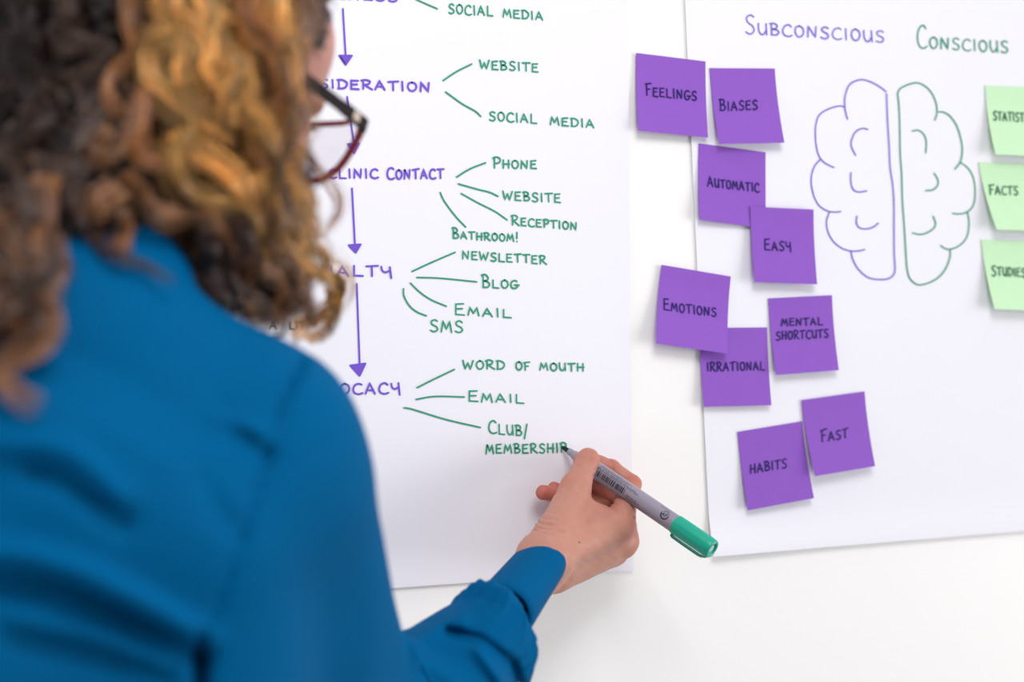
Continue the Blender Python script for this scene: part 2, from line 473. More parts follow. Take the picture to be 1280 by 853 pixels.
for pts in ([(505, -9), (522, 0), (546.7, 11)], [(553.6, 101), (570, 90), (589.7, 80)], [(557, 115), (578, 130), (594, 139), (601, 145.5)],
            [(570.6, 221.5), (587, 211.5), (607, 203.5)], [(573, 230), (598, 237), (612, 240.5), (622.5, 245.5)], [(576.5, 242), (598, 254), (618, 264), (634, 275)],
            [(550.3, 240.6), (554.5, 250), (562, 261), (571.4, 272.7), (582.2, 284)], [(515, 339.5), (540, 328), (569, 315.5)],
            [(521, 347), (550, 348), (596, 352.5)], [(513, 354), (524.5, 365), (538.6, 374.7), (558, 383)],
            [(504.4, 361), (505, 370), (511.6, 382), (521, 390), (533, 395)], [(521, 485), (545, 473), (568, 462)],
            [(520, 499.5), (544, 495.8), (580.5, 496.5)], [(505, 510), (516, 512), (557, 524.5), (600.5, 534.6)]):
    line(LS, pm, pts, G, 2.0, 'branch_line')
RS = right_sheet
write(RS, pm, 'SUBCONSCIOUS', 932, 41.5, 1105.5, 53, 14, 23, 'ink_lilac', 1.8)
write(RS, pm, 'CONSCIOUS', 1147, 59, 1260.5, 66, 14, 28, 'ink_green', 1.8)
def R6(pts): return [(1000 + x * .3398, 80 + y * .3398) for x, y in pts]
for k, pts in enumerate(([(175, 203), (166, 165), (166, 120), (180, 80), (205, 62), (235, 58), (270, 70), (300, 88), (317, 102)],
            [(319, 110), (322, 200), (328, 300), (332, 380), (342, 450), (346, 520), (346, 600), (347, 700), (350, 750), (345, 775), (325, 790), (290, 793), (250, 785), (215, 755), (195, 720), (188, 690)],
            [(163, 157), (140, 155), (100, 168), (70, 190), (58, 230), (58, 280), (64, 320), (76, 348), (95, 366), (125, 381)],
            [(76, 350), (55, 375), (43, 410), (43, 450), (55, 495), (75, 525), (105, 542), (130, 545), (150, 543)],
            [(108, 545), (98, 580), (104, 620), (125, 655), (155, 678), (185, 688), (215, 688), (238, 683)],
            [(250, 241), (230, 237), (205, 250), (190, 280), (190, 305), (205, 336)], [(188, 400), (187, 430), (195, 460), (215, 471), (246, 467)],
            [(210, 560), (208, 585), (220, 603), (245, 607), (270, 600), (288, 586)],
            [(496, 207), (504, 180), (500, 140), (480, 100), (455, 78), (430, 69), (400, 75), (370, 90), (359, 108)],
            [(359, 108), (364, 150), (367, 220), (369, 330), (374, 400), (377, 500), (384, 600), (390, 700), (394, 750), (402, 785), (420, 805), (440, 813), (475, 805), (510, 785), (535, 755), (551, 715), (553, 682)],
            [(510, 176), (530, 178), (555, 195), (580, 235), (595, 290), (597, 325), (590, 360), (570, 387)],
            [(590, 362), (615, 380), (635, 410), (644, 450), (643, 500), (632, 530), (610, 547), (585, 552), (561, 550)],
            [(616, 545), (622, 580), (618, 625), (602, 655), (575, 675), (548, 682), (530, 677), (518, 668)],
            [(413, 247), (435, 244), (455, 258), (465, 285), (463, 327)], [(494, 402), (507, 425), (507, 445), (490, 463), (462, 466)],
            [(490, 560), (499, 585), (492, 605), (465, 622), (440, 627), (414, 622)])):
    line(RS, pm, R6(pts), 'ink_lilac' if k < 8 else 'ink_green', 1.7, 'brain_outline')

# ------------------------------------------------------------------ sticky notes
def note(corners, lift, base, material, words, label, group, ink):
    """corners TL TR BR BL; lift of the bottom-left and bottom-right corner off the wall"""
    top = SH + 0.0011 + base
    A, B = onwall(*corners[0], top), onwall(*corners[1], top)
    D, Cc = onwall(*corners[3], top + lift[0]), onwall(*corners[2], top + lift[1])
    def S(u, v, off=0.0):
        a = A * (1 - u) + B * u; b = D * (1 - u) + Cc * u
        p = a * (1 - v) + b * v
        ll = lift[0] * (1 - u) + lift[1] * u
        vv = max(0.0, v - 0.12) / 0.88 if v > 0.12 else 0.0
        return np.array([p[0], -(top + ll * vv ** 1.7 + off), p[2]])
    n = 14; V, F = [], []
    for off in (0.0, -0.00025):
        for j in range(n + 1):
            for i in range(n + 1): V.append(S(i / n, j / n, off))
    N = (n + 1) ** 2
    for j in range(n):
        for i in range(n):
            a = j * (n + 1) + i
            F.append((a, a + n + 1, a + n + 2, a + 1)); F.append((a + N, a + 1 + N, a + n + 2 + N, a + n + 1 + N))
    ring = list(range(n + 1)) + [j * (n + 1) + n for j in range(1, n + 1)] + [n * (n + 1) + i for i in range(n - 1, -1, -1)] + [j * (n + 1) for j in range(n - 1, 0, -1)]
    k0 = len(V); m_ = len(ring)
    V += [V[i] for i in ring] + [V[i + N] for i in ring]
    for i in range(m_): F.append((k0 + i, k0 + (i + 1) % m_, k0 + m_ + (i + 1) % m_, k0 + m_ + i))
    o = mesh_obj('sticky_note', V, F, M[material], None)
    tag(o, label, 'sticky note', group)
    pts = [topx(S(u, v)) for v in (0, 1) for u in (0, 1)]
    def fmap(px, py):
        u = v = 0.5
        for _ in range(8):
            x, y, _d = topx(S(u, v, .0004)); e = 1e-3
            xu, yu, _d = topx(S(u + e, v, .0004)); xv, yv, _d = topx(S(u, v + e, .0004))
            a, b, c_, d = (xu - x) / e, (xv - x) / e, (yu - y) / e, (yv - y) / e
            det = a * d - b * c_
            du = (d * (px - x) - b * (py - y)) / det; dv = (-c_ * (px - x) + a * (py - y)) / det
            u += du; v += dv
        return S(min(max(u, 0), 1), min(max(v, 0), 1), .0004)
    for wd in words: write(o, fmap, *wd, material=ink, wpx=1.75)
    return o
PN, GN = 'purple sticky notes', 'green sticky notes'
def pnote(c, lift, base, words, label): note(c, lift, base, 'purple_note', words, label, PN, 'ink_navy')
def gnote(c, lift, base, words, label): note(c, lift, base, 'green_note', words, label, GN, 'ink_dark_green')
pnote([(795.2, 66.2), (882, 76.8), (885, 172), (798, 163.3)], (.007, .005), 0, [('FEELINGS', 807.7, 119, 871, 126, 11, 15)], 'purple sticky note reading Feelings, topmost by the gap between the sheets')
pnote([(887, 85.2), (968.5, 85.7), (980.6, 178.5), (899, 180)], (.008, .008), 0, [('BIASES', 900, 138.5, 947, 136.5, 11, 13.5)], 'purple sticky note reading Biases, beside the Feelings note')
pnote([(873.4, 179.2), (957, 190.5), (957.5, 285.6), (874.8, 274.7)], (.006, .0012), 0, [('AUTOMATIC', 884.7, 233, 949, 240, 10.5, 12)], 'purple sticky note reading Automatic, partly under the Easy note')
pnote([(938, 258.5), (1017, 262), (1021.5, 355.6), (943.5, 352.8)], (.006, .006), .0028, [('EASY', 956, 312.5, 989, 314, 11, 14)], 'purple sticky note reading Easy, overlapping the corner of the Automatic note')
pnote([(874.5, 410.3), (959, 409.5), (964.3, 506.8), (880, 508.7)], (.005, .005), 0, [('IRRATIONAL', 884, 464, 956, 463, 10.5)], 'purple sticky note reading Irrational, tucked under the Emotions note')
pnote([(827, 331.2), (913.5, 345.8), (909.5, 442.4), (820.4, 429.7)], (.010, .009), .0008, [('EMOTIONS', 830, 387.5, 895.6, 396, 10.5, 14.5)], 'purple sticky note reading Emotions, hanging over the edge of the brain sheet')
pnote([(960.3, 373.2), (1040, 369.2), (1048.7, 463), (970.2, 468.9)], (.007, .007), 0, [('MENTAL', 977, 407.5, 1028.5, 406, 9), ('SHORTCUTS', 970.6, 425, 1035.5, 422, 10)], 'purple sticky note with two lines reading Mental Shortcuts')
pnote([(921.9, 540.2), (1003, 526.9), (1017.5, 623), (935, 638.3)], (.006, .007), 0, [('HABITS', 938, 592, 983.6, 585, 11)], 'purple sticky note reading Habits, lowest of the notes on the sheet')
pnote([(1001.9, 500.6), (1080.8, 489.6), (1094, 583), (1019, 595.5)], (.010, .008), .0006, [('FAST', 1027, 553, 1060, 547, 11, 15)], 'purple sticky note reading Fast, tilted, beside the Habits note')
gnote([(1231.7, 107), (1313, 110), (1324, 197), (1244.5, 193)], (.011, .010), 0, [('STATISTICS', 1242, 150, 1295, 153, 10.5)], 'pale green sticky note reading Statistics, uppermost of the green notes')
gnote([(1223.6, 203), (1305, 206), (1325, 290), (1246, 287)], (.012, .011), 0, [('FACTS', 1237, 243, 1272.5, 244, 10.5, 12)], 'pale green sticky note reading Facts, between two other green notes')
gnote([(1227, 299.5), (1309, 303), (1324, 390), (1243.5, 386.5)], (.011, .010), 0, [('STUDIES', 1240, 344.5, 1282, 346, 10.5, 12.5)], 'pale green sticky note reading Studies, lowest of the green notes')

# ------------------------------------------------------------------ marker pen
PT, PE = onwall(702.5, 558.5, INK_OFF), P(891, 687.5, 1.24)
pen_ax = unit(PE - PT); pen_len = float(np.linalg.norm(PE - PT))
_v = unit(CAM - (PT + PE) / 2)
pen_n = unit(_v - pen_ax * (_v @ pen_ax))          # towards the lens
pen_b = np.cross(pen_ax, pen_n)
def lathe(name, prof, material, parent, seg=48, rib=None):
    V, F = [], []
    for k, (s, r) in enumerate(prof):
        for i in range(seg):
            a = 2 * math.pi * i / seg
            rr = r * (1 + (0.008 if (rib and i % 2 and rib[0] < k < rib[1]) else 0))
            V.append(PT + pen_ax * s + (pen_n * math.cos(a) + pen_b * math.sin(a)) * rr)
    for k in range(len(prof) - 1):
        for i in range(seg):
            j = (i + 1) % seg
            F.append((k * seg + i, k * seg + j, (k + 1) * seg + j, (k + 1) * seg + i))
    F.append(tuple(range(seg))[::-1]); F.append(tuple((len(prof) - 1) * seg + i for i in range(seg)))
    o = mesh_obj(name, V, F, material, None)
    return adopt(o, parent)
marker = empty('marker_pen', PT)
tag(marker, 'grey whiteboard marker with green end cap held in the writing hand', 'marker')
Lp = pen_len
lathe('nib', [(0, .0004), (.0006, .0012), (.003, .0019), (.009, .0026), (.011, .0026)], M['nib'], marker)
lathe('nib_holder', [(.0085, .0028), (.009, .0033), (.015, .0036), (.0155, .0043), (.023, .0052), (.026, .0074), (.027, .0076)], M['barrel'], marker)
capS = Lp * .765
lathe('barrel', [(.0255, .0072), (.0265, .0079), (.03, .0081), (.06, .00815), (capS - .001, .0082), (capS + .003, .0081)], M['barrel'], marker)
green_cap = lathe('end_cap', [(capS, .0080), (capS + .0006, .0088), (capS + .003, .0089), (capS + .02, .0089), (Lp - .004, .0088), (Lp - .0012, .0086), (Lp, .0079), (Lp, .0058), (Lp - .0035, .0056), (Lp - .0036, .0040)], M['cap'], marker, seg=72, rib=(1, 5))
# the printed disc in the end and the clip along the cap
disc = lathe('printed_disc', [(Lp - .0032, .0036), (Lp - .0014, .0036), (Lp - .0014, .0026)], M['pale_print'], marker)
def pen_pt(s, a, r): return PT + pen_ax * s + (pen_n * math.cos(a) + pen_b * math.sin(a)) * r
def clip():
    V, F = [], []
    # image-down side of the barrel
    a0 = CLIP_A
    sec = [(-.0022, .0), (-.0022, .0016), (.0022, .0016), (.0022, .0)]
    stations = [(capS + .001, .0092), (capS + .003, .0104), (capS + .012, .0106), (Lp - .010, .0106), (Lp - .006, .0100), (Lp - .0015, .0076)]
    d = pen_n * math.cos(a0) + pen_b * math.sin(a0); t = -pen_n * math.sin(a0) + pen_b * math.cos(a0)
    for s, r in stations:
        for (x, y) in sec:
            V.append(PT + pen_ax * s + d * (r + y) + t * x)
    for k in range(len(stations) - 1):
        for i in range(4):
            j = (i + 1) % 4; F.append((k * 4 + i, k * 4 + j, k * 4 + 4 + j, k * 4 + 4 + i))
    F.append((3, 2, 1, 0)); n = (len(stations) - 1) * 4; F.append((n, n + 1, n + 2, n + 3))
    o = mesh_obj('clip', V, F, M['cap'], None, smooth=False)
    return adopt(o, marker)
_down = -UP
CLIP_A = math.atan2(_down @ pen_b, _down @ pen_n) * 1.0
if abs(CLIP_A) > 1.9: CLIP_A = math.copysign(1.9, CLIP_A)
clip()
sgn = 1.0 if CLIP_A > 0 else -1.0                  # print angle grows towards the lower side
RB = .00825
def bmap(s_mm, a_mm):                               # millimetres along and around the barrel
    return pen_pt(s_mm * 1e-3, sgn * a_mm * 1e-3 / RB, RB)
def marks(name, strokes, wmm, material=M['print']):
    V, F = [], []
    for st in strokes: ribbon(V, F, dense(st, .6), wmm, bmap)
    o = mesh_obj(name, V, F, material, None, smooth=False)
    return adopt(o, marker)
def tiny_line(row, s0, s1, st):
    s = s0
    while s < s1:
        for _ in range(random.randint(3, 8)):
            st.append([(s, row - .38), (s + random.uniform(-.1, .2), row + .38)])
            if random.random() < .6: st.append([(s, row + random.choice((-.35, 0, .35))), (s + .45, row + random.choice((-.35, 0, .35)))])
            s += .66
        s += .75
for rows in (((-7.2, 48, 84),), ((-5.4, 48, 82),), ((-3.6, 47, 93), (-2.3, 47, 96)), ((3.6, 85, 98), (5.2, 85, 99), (6.6, 85, 97)), ((-7.2, 119, 131),)):
    st = []
    for r_ in rows: tiny_line(*r_, st)
    marks('fine_print', st, .24)
bars = []; s = 49.0
while s < 82:
    wbar = random.choice((.3, .5, .9, 1.3))
    bars += [(s, wbar)]; s += wbar + random.choice((.35, .6, 1.0))
V, F = [], []
for s, wbar in bars:
    ribbon(V, F, dense([(s + wbar / 2, -.6), (s + wbar / 2, 4.4)], .5), wbar, bmap)
adopt(mesh_obj('barcode', V, F, M['print'], None, smooth=False), marker)
seal = []
cx, cy, rr = 127.5, -1.2, 4.0
seal.append([(cx + rr * math.cos(t), cy + rr * math.sin(t)) for t in np.linspace(-.5, 3.6, 40)])
seal.append([(cx + (rr - .7) * math.cos(t), cy + (rr - .7) * math.sin(t)) for t in np.linspace(.0, 3.2, 40)])
seal.append([(cx + rr * math.cos(t), cy + rr * math.sin(t)) for t in np.linspace(3.9, 5.5, 20)])
for c_, x in (('A', -2.6), ('P', .4)):
    for stq in GL[c_][1:]:
        q = [(cx + x + a * 2.6, cy + 1.1 - b * 2.8) for a, b in stq[1:]]
        seal.append([tuple(v) for v in (catmull(q, 5) if stq[0] == 'c' else q)])
marks('seal_emblem', seal, .58)

# ------------------------------------------------------------------ the woman: frame of the head
def cv(x, y, z): return x * RT + y * UP + z * FWD
HF = unit(cv(.37, -.24, .90)); _hu = cv(.25, .95, .20)
HR = unit(np.cross(HF, _hu)); HU = np.cross(HR, HF)
HO = C(-.2080, .159, .904)
def hp(f, r, u): return HO + HF * f + HR * r + HU * u
HM = np.stack([HF, HR, HU])

# ------------------------------------------------------------------ right hand, in the grip of the pen
mm = .001
J = {k: P(*v) for k, v in {
    'wrist_r': (679, 700, 1.205), 'wrist_u': (690, 708, 1.238), 'fore_r': (636, 760, 1.135), 'fore_u': (640, 764, 1.16),
    'cmc': (691, 672, 1.232), 'mcp1': (719, 611, 1.272), 'ip1': (735, 575, 1.292), 'tip1': (727, 577, 1.312),
    'mcp2': (773, 658, 1.278), 'pip2': (789, 606, 1.319), 'dip2': (764, 587, 1.326), 'tip2': (738, 575, 1.324),
    'mcp3': (778, 677, 1.303), 'pip3': (783, 626, 1.338), 'dip3': (750, 610, 1.335), 'tip3': (729, 594, 1.331),
    'mcp4': (768, 690, 1.318), 'pip4': (765, 640, 1.336), 'dip4': (720, 622, 1.322), 'tip4': (679, 616, 1.309),
    'mcp5': (748, 700, 1.325), 'pip5': (741, 666, 1.334), 'dip5': (712, 627, 1.327), 'tip5': (693, 611, 1.316)}.items()}
def hand_field(X, J=J):
    m = cap(X, J['wrist_r'], J['cmc'], 20 * mm, 17 * mm)
    m = smin(m, cap(X, J['fore_r'], J['wrist_r'], 12 * mm, 19 * mm), 12 * mm)
    m = smin(m, cap(X, J['fore_u'], J['wrist_u'], 12 * mm, 18 * mm), 12 * mm)
    m = smin(m, cap(X, J['wrist_r'], J['mcp2'], 19 * mm, 13.5 * mm), 14 * mm)
    m = smin(m, cap(X, J['wrist_u'], J['mcp3'], 19 * mm, 13.5 * mm), 12 * mm)
    m = smin(m, cap(X, J['wrist_u'], J['mcp4'], 18 * mm, 13 * mm), 12 * mm)
    m = smin(m, cap(X, J['wrist_u'], J['mcp5'], 18 * mm, 12 * mm), 12 * mm)
    thumb = smin(cap(X, J['cmc'], J['mcp1'], 17 * mm, 13.0 * mm), cap(X, J['mcp1'], J['ip1'], 12.4 * mm, 10.2 * mm), 7 * mm)
    thumb = smin(thumb, cap(X, J['ip1'], J['tip1'], 10.0 * mm, 8.0 * mm), 3 * mm)
    m = smin(m, tri(X, J['web_w'], J['web_t'], J['web_i'], 11.5 * mm), 10 * mm)
    m = smin(m, thumb, 9 * mm)
    kn = smin(cap(X, J['mcp2'], J['mcp2'] + (J['pip2'] - J['mcp2']) * .25, 14.5 * mm, 12.5 * mm), cap(X, J['mcp3'], J['mcp3'] + (J['pip3'] - J['mcp3']) * .3, 13.5 * mm, 11.5 * mm), 4 * mm)
    m = smin(m, kn, 8 * mm)
    for i, r in ((2, (12.0, 9.6, 8.6, 7.6)), (3, (12.0, 9.6, 8.6, 7.6)), (4, (11.5, 9.2, 8.2, 7.0)), (5, (10.5, 8.2, 7.4, 6.4))):
        a, b, c_, d = (J['%s%d' % (n, i)] for n in ('mcp', 'pip', 'dip', 'tip'))
        m = smin(m, cap(X, a, b, r[0] * mm, r[1] * mm), 4 * mm)
        f = smin(cap(X, b, c_, r[1] * mm, r[2] * mm), cap(X, c_, d, r[2] * mm, r[3] * mm), 3 * mm)
        f = smin(f, cap(X, c_, c_, (r[2] + .5) * mm, 0), 2 * mm)
        m = smin(m, f, 1.2 * mm)
    return m
J['web_w'] = P(704, 690, 1.235); J['web_t'] = P(722, 634, 1.270); J['web_i'] = P(758, 651, 1.283)
CREASES = [([(669, 652), (678, 655), (690, 657)], .9, 1.6), ([(671, 646), (682, 649), (696, 650)], .7, 1.6), ([(668, 658), (676, 662), (692, 664), (704, 664)], .9, 1.8),
           ([(670, 664), (680, 668), (690, 669)], .7, 1.6), ([(677, 638), (686, 641), (694, 643)], .5, 1.5), ([(666, 661), (672, 668), (678, 672)], .8, 1.7),
           ([(724, 588), (734, 590), (743, 587)], .45, 1.6), ([(724, 594), (735, 596), (744, 594)], .4, 1.6), ([(762, 634), (770, 637), (778, 643)], .9, 2.4), ([(764, 629), (771, 632), (777, 636)], .6, 2.0),
           ([(762, 576), (767, 581), (765, 587)], .7, 1.8), ([(728, 571), (735, 569), (741, 571)], -.3, 3)]
def px_of(X):
    v = X - CAM.astype(np.float32)
    d = v @ FWD.astype(np.float32)
    return W / 2 + FPX * (v @ RT.astype(np.float32)) / d, H / 2 - FPX * (v @ UP.astype(np.float32)) / d, d
def hand_fine(X):
    f = hand_field(X)
    px, py, d = px_of(X)
    for pts, a, wd in CREASES:
        q = polydist_px(px, py, pts)
        f = f + np.float32(1.35 * a * mm) * np.exp(-(q / wd) ** 2) * (d < 1.335)
    # tendons and soft unevenness of the back of the hand
    f = f + .00018 * np.sin(px * .33 + 1.3 * np.sin(py * .21)) * np.sin(py * .29)
    return f
_pts = np.array(list(J.values()))
# stop the fine grid part-way up the forearm, inside the sleeve
hv, hf = isosurface(hand_fine, _pts.min(0) - .028, _pts.max(0) + .028, .0012)
def vnormals(v, f):
    n = np.zeros_like(v)
    fn = np.cross(v[f[:, 2]] - v[f[:, 0]], v[f[:, 3]] - v[f[:, 1]])
    for i in range(4): np.add.at(n, f[:, i], fn)
    return n / (np.linalg.norm(n, axis=1, keepdims=True) + 1e-12)
def skin_tone(v, blush, base=(186, 131, 113), red=(182, 92, 80)):
    b = np.array(lin(base)); r = np.array(lin(red))
    k = np.zeros(len(v))
    for p, rad, a in blush:
        k = np.maximum(k, a * np.exp(-(np.linalg.norm(v - p, axis=1) / rad) ** 2))
    n_ = np.sin(v[:, 0] * 310 + 2 * np.sin(v[:, 2] * 190)) * np.sin(v[:, 2] * 270 + 1.7 * np.sin(v[:, 1] * 230)) * .5 + np.sin(v[:, 0] * 90 - v[:, 1] * 130) * np.sin(v[:, 2] * 110) * .5
    k = np.clip(k + .16 * n_, 0, 1)
    return (b * (1 - k[:, None]) + r * k[:, None]).astype(np.float32)
tone = skin_tone(hv, [(J[n], r, a) for n, r, a in (('ip1', .016, .45), ('tip1', .014, .6), ('pip2', .016, .8), ('dip2', .014, .75), ('tip2', .014, .8), ('mcp2', .02, .35),
                 ('pip3', .018, .9), ('dip3', .016, .9), ('tip3', .015, .9), ('mcp3', .018, .35), ('tip4', .018, .9), ('dip4', .02, .8), ('tip5', .016, .9), ('pip4', .02, .7), ('mcp1', .016, .3))])
px, py, dd = px_of(hv)
for mx_, my_, mr in ((724, 678, 1.3), (793, 647, 1.6), (716, 651, 0)):
    if mr: tone[np.hypot(px - mx_, py - my_) < mr] *= .35

# ------------------------------------------------------------------ head, neck, trunk and arms under the clothes
def head_field(X):
    e = lambda c, r: ell(X, hp(*c), HM, r)
    f = e((-.012, 0, .030), (.097, .078, .084))
    f = smin(f, e((.030, 0, .055), (.062, .068, .050)), .02)
    f = smin(f, e((.030, 0, -.028), (.062, .056, .084)), .02)
    f = smin(f, cap(X, hp(.055, 0, -.098), hp(.062, 0, -.104), .020, .018), .03)
    for s in (-1, 1):
        f = smin(f, cap(X, hp(-.005, .052 * s, -.045), hp(.050, .022 * s, -.095), .016, .015), .022)     # jaw
        f = smin(f, cap(X, hp(.060, .044 * s, -.026), hp(.030, .058 * s, -.012), .014, .014), .02)       # cheekbone
        f = smin(f, cap(X, hp(.082, .012 * s, .028), hp(.070, .046 * s, .026), .010, .009), .012)        # brow
        f = smax(f, -cap(X, hp(.096, .032 * s, .008), hp(.090, .040 * s, .007), .012, .011), .014)       # socket
        f = smin(f, ell(X, hp(.071, .032 * s, .008), HM, (.0145, .0165, .0130)), .003)                  # lids
        f = smin(f, e((-.002, .076 * s, -.004), (.019, .008, .031)), .006)                              # ear
        f = smin(f, e((-.004, .077 * s, -.030), (.010, .006, .011)), .005)
        f = smax(f, -e((.002, .085 * s, .0), (.010, .005, .018)), .004)
        f = smin(f, e((.094, .011 * s, -.031), (.009, .008, .007)), .004)                               # nostril wing
    f = smin(f, cap(X, hp(.086, 0, .016), hp(.107, 0, -.020), .0075, .0095), .010)                       # nose
    f = smin(f, cap(X, hp(.086, -.014, -.058), hp(.086, .014, -.058), .0055, .0055), .006)               # lips
    f = smin(f, cap(X, hp(.084, -.012, -.068), hp(.084, .012, -.068), .0062, .0062), .006)
    f = smax(f, -cap(X, hp(.096, -.020, -.0628), hp(.096, .020, -.0628), .0018, .0018), .002)
    f = smin(f, cap(X, hp(-.050, 0, -.050), NECK, .044, .043), .03)
    return f
NECK = P(140, 345, .81)
SR, SL = P(318, 552, .82), C(-.345, .02, .68)
EL, WR = P(440, 940, 1.0), P(678, 706, 1.215)
ELL, WRL = C(-.43, -.24, .70), C(-.40, -.40, .86)
CHEST, WAIST, PEL = C(-.250, -.10, .755), C(-.262, -.33, .79), C(-.275, -.50, .81)
SD = unit(SR - SL); SDh = unit(np.array([SD[0], SD[1], 0])); BF = np.cross(np.array([0, 0, 1.0]), SDh)
def trunk_field(X, g=0.0):
    f = cap(X, NECK, P(140, 410, .79), .043, .040)
    f = smin(f, cap(X, P(140, 452, .78), SR, .033, .034), .03)
    f = smin(f, cap(X, P(110, 425, .765), SL, .033, .034), .03)
    for s in (-1, 1):
        f = smin(f, cap(X, CHEST + SDh * .055 * s + np.array([0, 0, -.03]), WAIST + SDh * .05 * s, .060, .060), .04)
        f = smin(f, cap(X, WAIST + SDh * .05 * s, PEL + SDh * .04 * s, .058, .050), .03)
        f = smin(f, cap(X, CHEST + SDh * .07 * s + BF * .06, CHEST + SDh * .07 * s + BF * .06 + np.array([0, 0, -.03]), .058, .05), .03)
    f = smin(f, cap(X, SR, EL, .034, .034), .02)
    f = smin(f, cap(X, EL, WR + unit(EL - WR) * .085, .032, .016), .02)
    f = smin(f, cap(X, SL, ELL, .034, .034), .02)
    f = smin(f, cap(X, ELL, WRL, .036, .022), .02)
    return f
# relaxed left hand
LH = {}
_d = unit(WRL - ELL); _side = unit(np.cross(_d, np.array([0, 0, 1.0]))); _pn = np.cross(_side, _d)
def lh_field(X):
    f = cap(X, WRL - _d * .03, WRL, .023, .020)
    for i in range(4):
        b = WRL + _d * (.082 - .006 * abs(i - 1)) + _side * (.030 - .020 * i)
        f = smin(f, cap(X, WRL + _side * (.012 - .008 * i), b, .015, .0115), .012)
        L = (.040, .046, .042, .032)[i]
        p1 = b + unit(_d - _pn * .35) * L; p2 = p1 + unit(_d - _pn * .9) * L * .62; p3 = p2 + unit(_d * .8 - _pn * 1.2) * L * .5
        g = smin(cap(X, b, p1, .0098, .0088), cap(X, p1, p2, .0086, .0080), .003)
        f = smin(f, smin(g, cap(X, p2, p3, .0078, .0066), .003), .005)
    t0 = WRL + _d * .02 + _side * .022; t1 = t0 + unit(_d * .8 + _side * .7 - _pn * .5) * .042; t2 = t1 + unit(_d - _pn * .3 + _side * .1) * .032; t3 = t2 + unit(_d - _pn * .4) * .024
    g = smin(smin(cap(X, t0, t1, .015, .012), cap(X, t1, t2, .0108, .0098), .005), cap(X, t2, t3, .0095, .0075), .004)
    return smin(f, g, .008)
parts = [(hv, hf, tone)]
lo = np.minimum(HO - .16, NECK - .03); 
v_, f_ = isosurface(head_field, HO - .165, HO + .165, .0024)
parts.append((v_, f_, skin_tone(v_, [(hp(.07, .05, -.03), .035, .35), (hp(.07, -.05, -.03), .035, .35), (hp(.112, 0, -.022), .014, .4), (hp(.092, 0, -.063), .016, .9), (hp(0, .08, 0), .025, .4)])))
v_, f_ = isosurface(trunk_field, np.minimum.reduce([SL, PEL, ELL, WRL, EL, WR]) - .12, np.maximum.reduce([SR, NECK, EL, WR, CHEST]) + .11, .006)
parts.append((v_, f_, skin_tone(v_, [])))
q = WRL + _d * .06
v_, f_ = isosurface(lh_field, q - .125, q + .125, .0022)
parts.append((v_, f_, skin_tone(v_, [])))
V = np.concatenate([p[0] for p in parts]); T = np.concatenate([p[2] for p in parts])
o_ = 0; F = []
for p in parts:
    F.append(p[1] + o_); o_ += len(p[0])
person = mesh_obj('person', V, np.concatenate(F), M['skin'], None, tone=T)
tag(person, 'person with curly highlighted hair, glasses and a teal blouse writing on the sheet', 'person')

# eyes
for s in (-1, 1):
    c_ = hp(.0735, .032 * s, .008); V, F = [], []
    n1, n2 = 16, 24
    for i in range(n1 + 1):
        for j in range(n2):
            a, b = math.pi * i / n1, 2 * math.pi * j / n2
            V.append(c_ + .0128 * (HF * math.cos(a) + (HR * math.cos(b) + HU * math.sin(b)) * math.sin(a)))
    for i in range(n1):
        for j in range(n2): F.append((i * n2 + j, i * n2 + (j + 1) % n2, (i + 1) * n2 + (j + 1) % n2, (i + 1) * n2 + j))
    e = adopt(mesh_obj('eye', V, F, M['eye'], None), person)
    e.data.materials.append(M['iris'])
    for k, p in enumerate(e.data.polygons): p.material_index = 1 if k // n2 < 3 else 0
# lashes and brow of both eyes
def strands(name, lines, r0, material, parent, tone=None, sides=3, taper=.35):
    """many thin tapering fibres as one mesh; lines: array (n, k, 3)"""
    Ls = np.asarray(lines, np.float32); n, k, _ = Ls.shape
    t = np.gradient(Ls, axis=1); t /= np.linalg.norm(t, axis=2, keepdims=True) + 1e-9
    ref = np.where(np.abs(t[..., 2:3]) > .9, np.array([1, 0, 0], np.float32), np.array([0, 0, 1], np.float32))
    a = np.cross(t, ref); a /= np.linalg.norm(a, axis=2, keepdims=True) + 1e-9
    b = np.cross(t, a)
    rr = np.asarray(r0, np.float32).reshape(-1, 1) if np.ndim(r0) else np.full((n, 1), r0, np.float32)
    u = np.linspace(0, 1, k, dtype=np.float32)
    rad = rr * np.minimum(1, np.minimum(u / .05 + .5, (1 - u) / taper + .12))[None]
    V = np.stack([Ls + rad[..., None] * (a * math.cos(2 * math.pi * s / sides) + b * math.sin(2 * math.pi * s / sides)) for s in range(sides)], 2)
    i = np.arange(n * (k - 1)); base = (i // (k - 1)) * k + i % (k - 1)
    F = np.concatenate([np.stack([base * sides + s, base * sides + (s + 1) % sides, (base + 1) * sides + (s + 1) % sides, (base + 1) * sides + s], 1) for s in range(sides)])
    T = None
    if tone is not None:
        tone = np.asarray(tone, np.float32)
        T = np.repeat(tone.reshape(-1, 3), sides, 0) if tone.ndim == 3 else np.repeat(np.repeat(tone, k, 0), sides, 0)
    return V.reshape(-1, 3), F, T
dark = np.array(lin((44, 30, 26)))
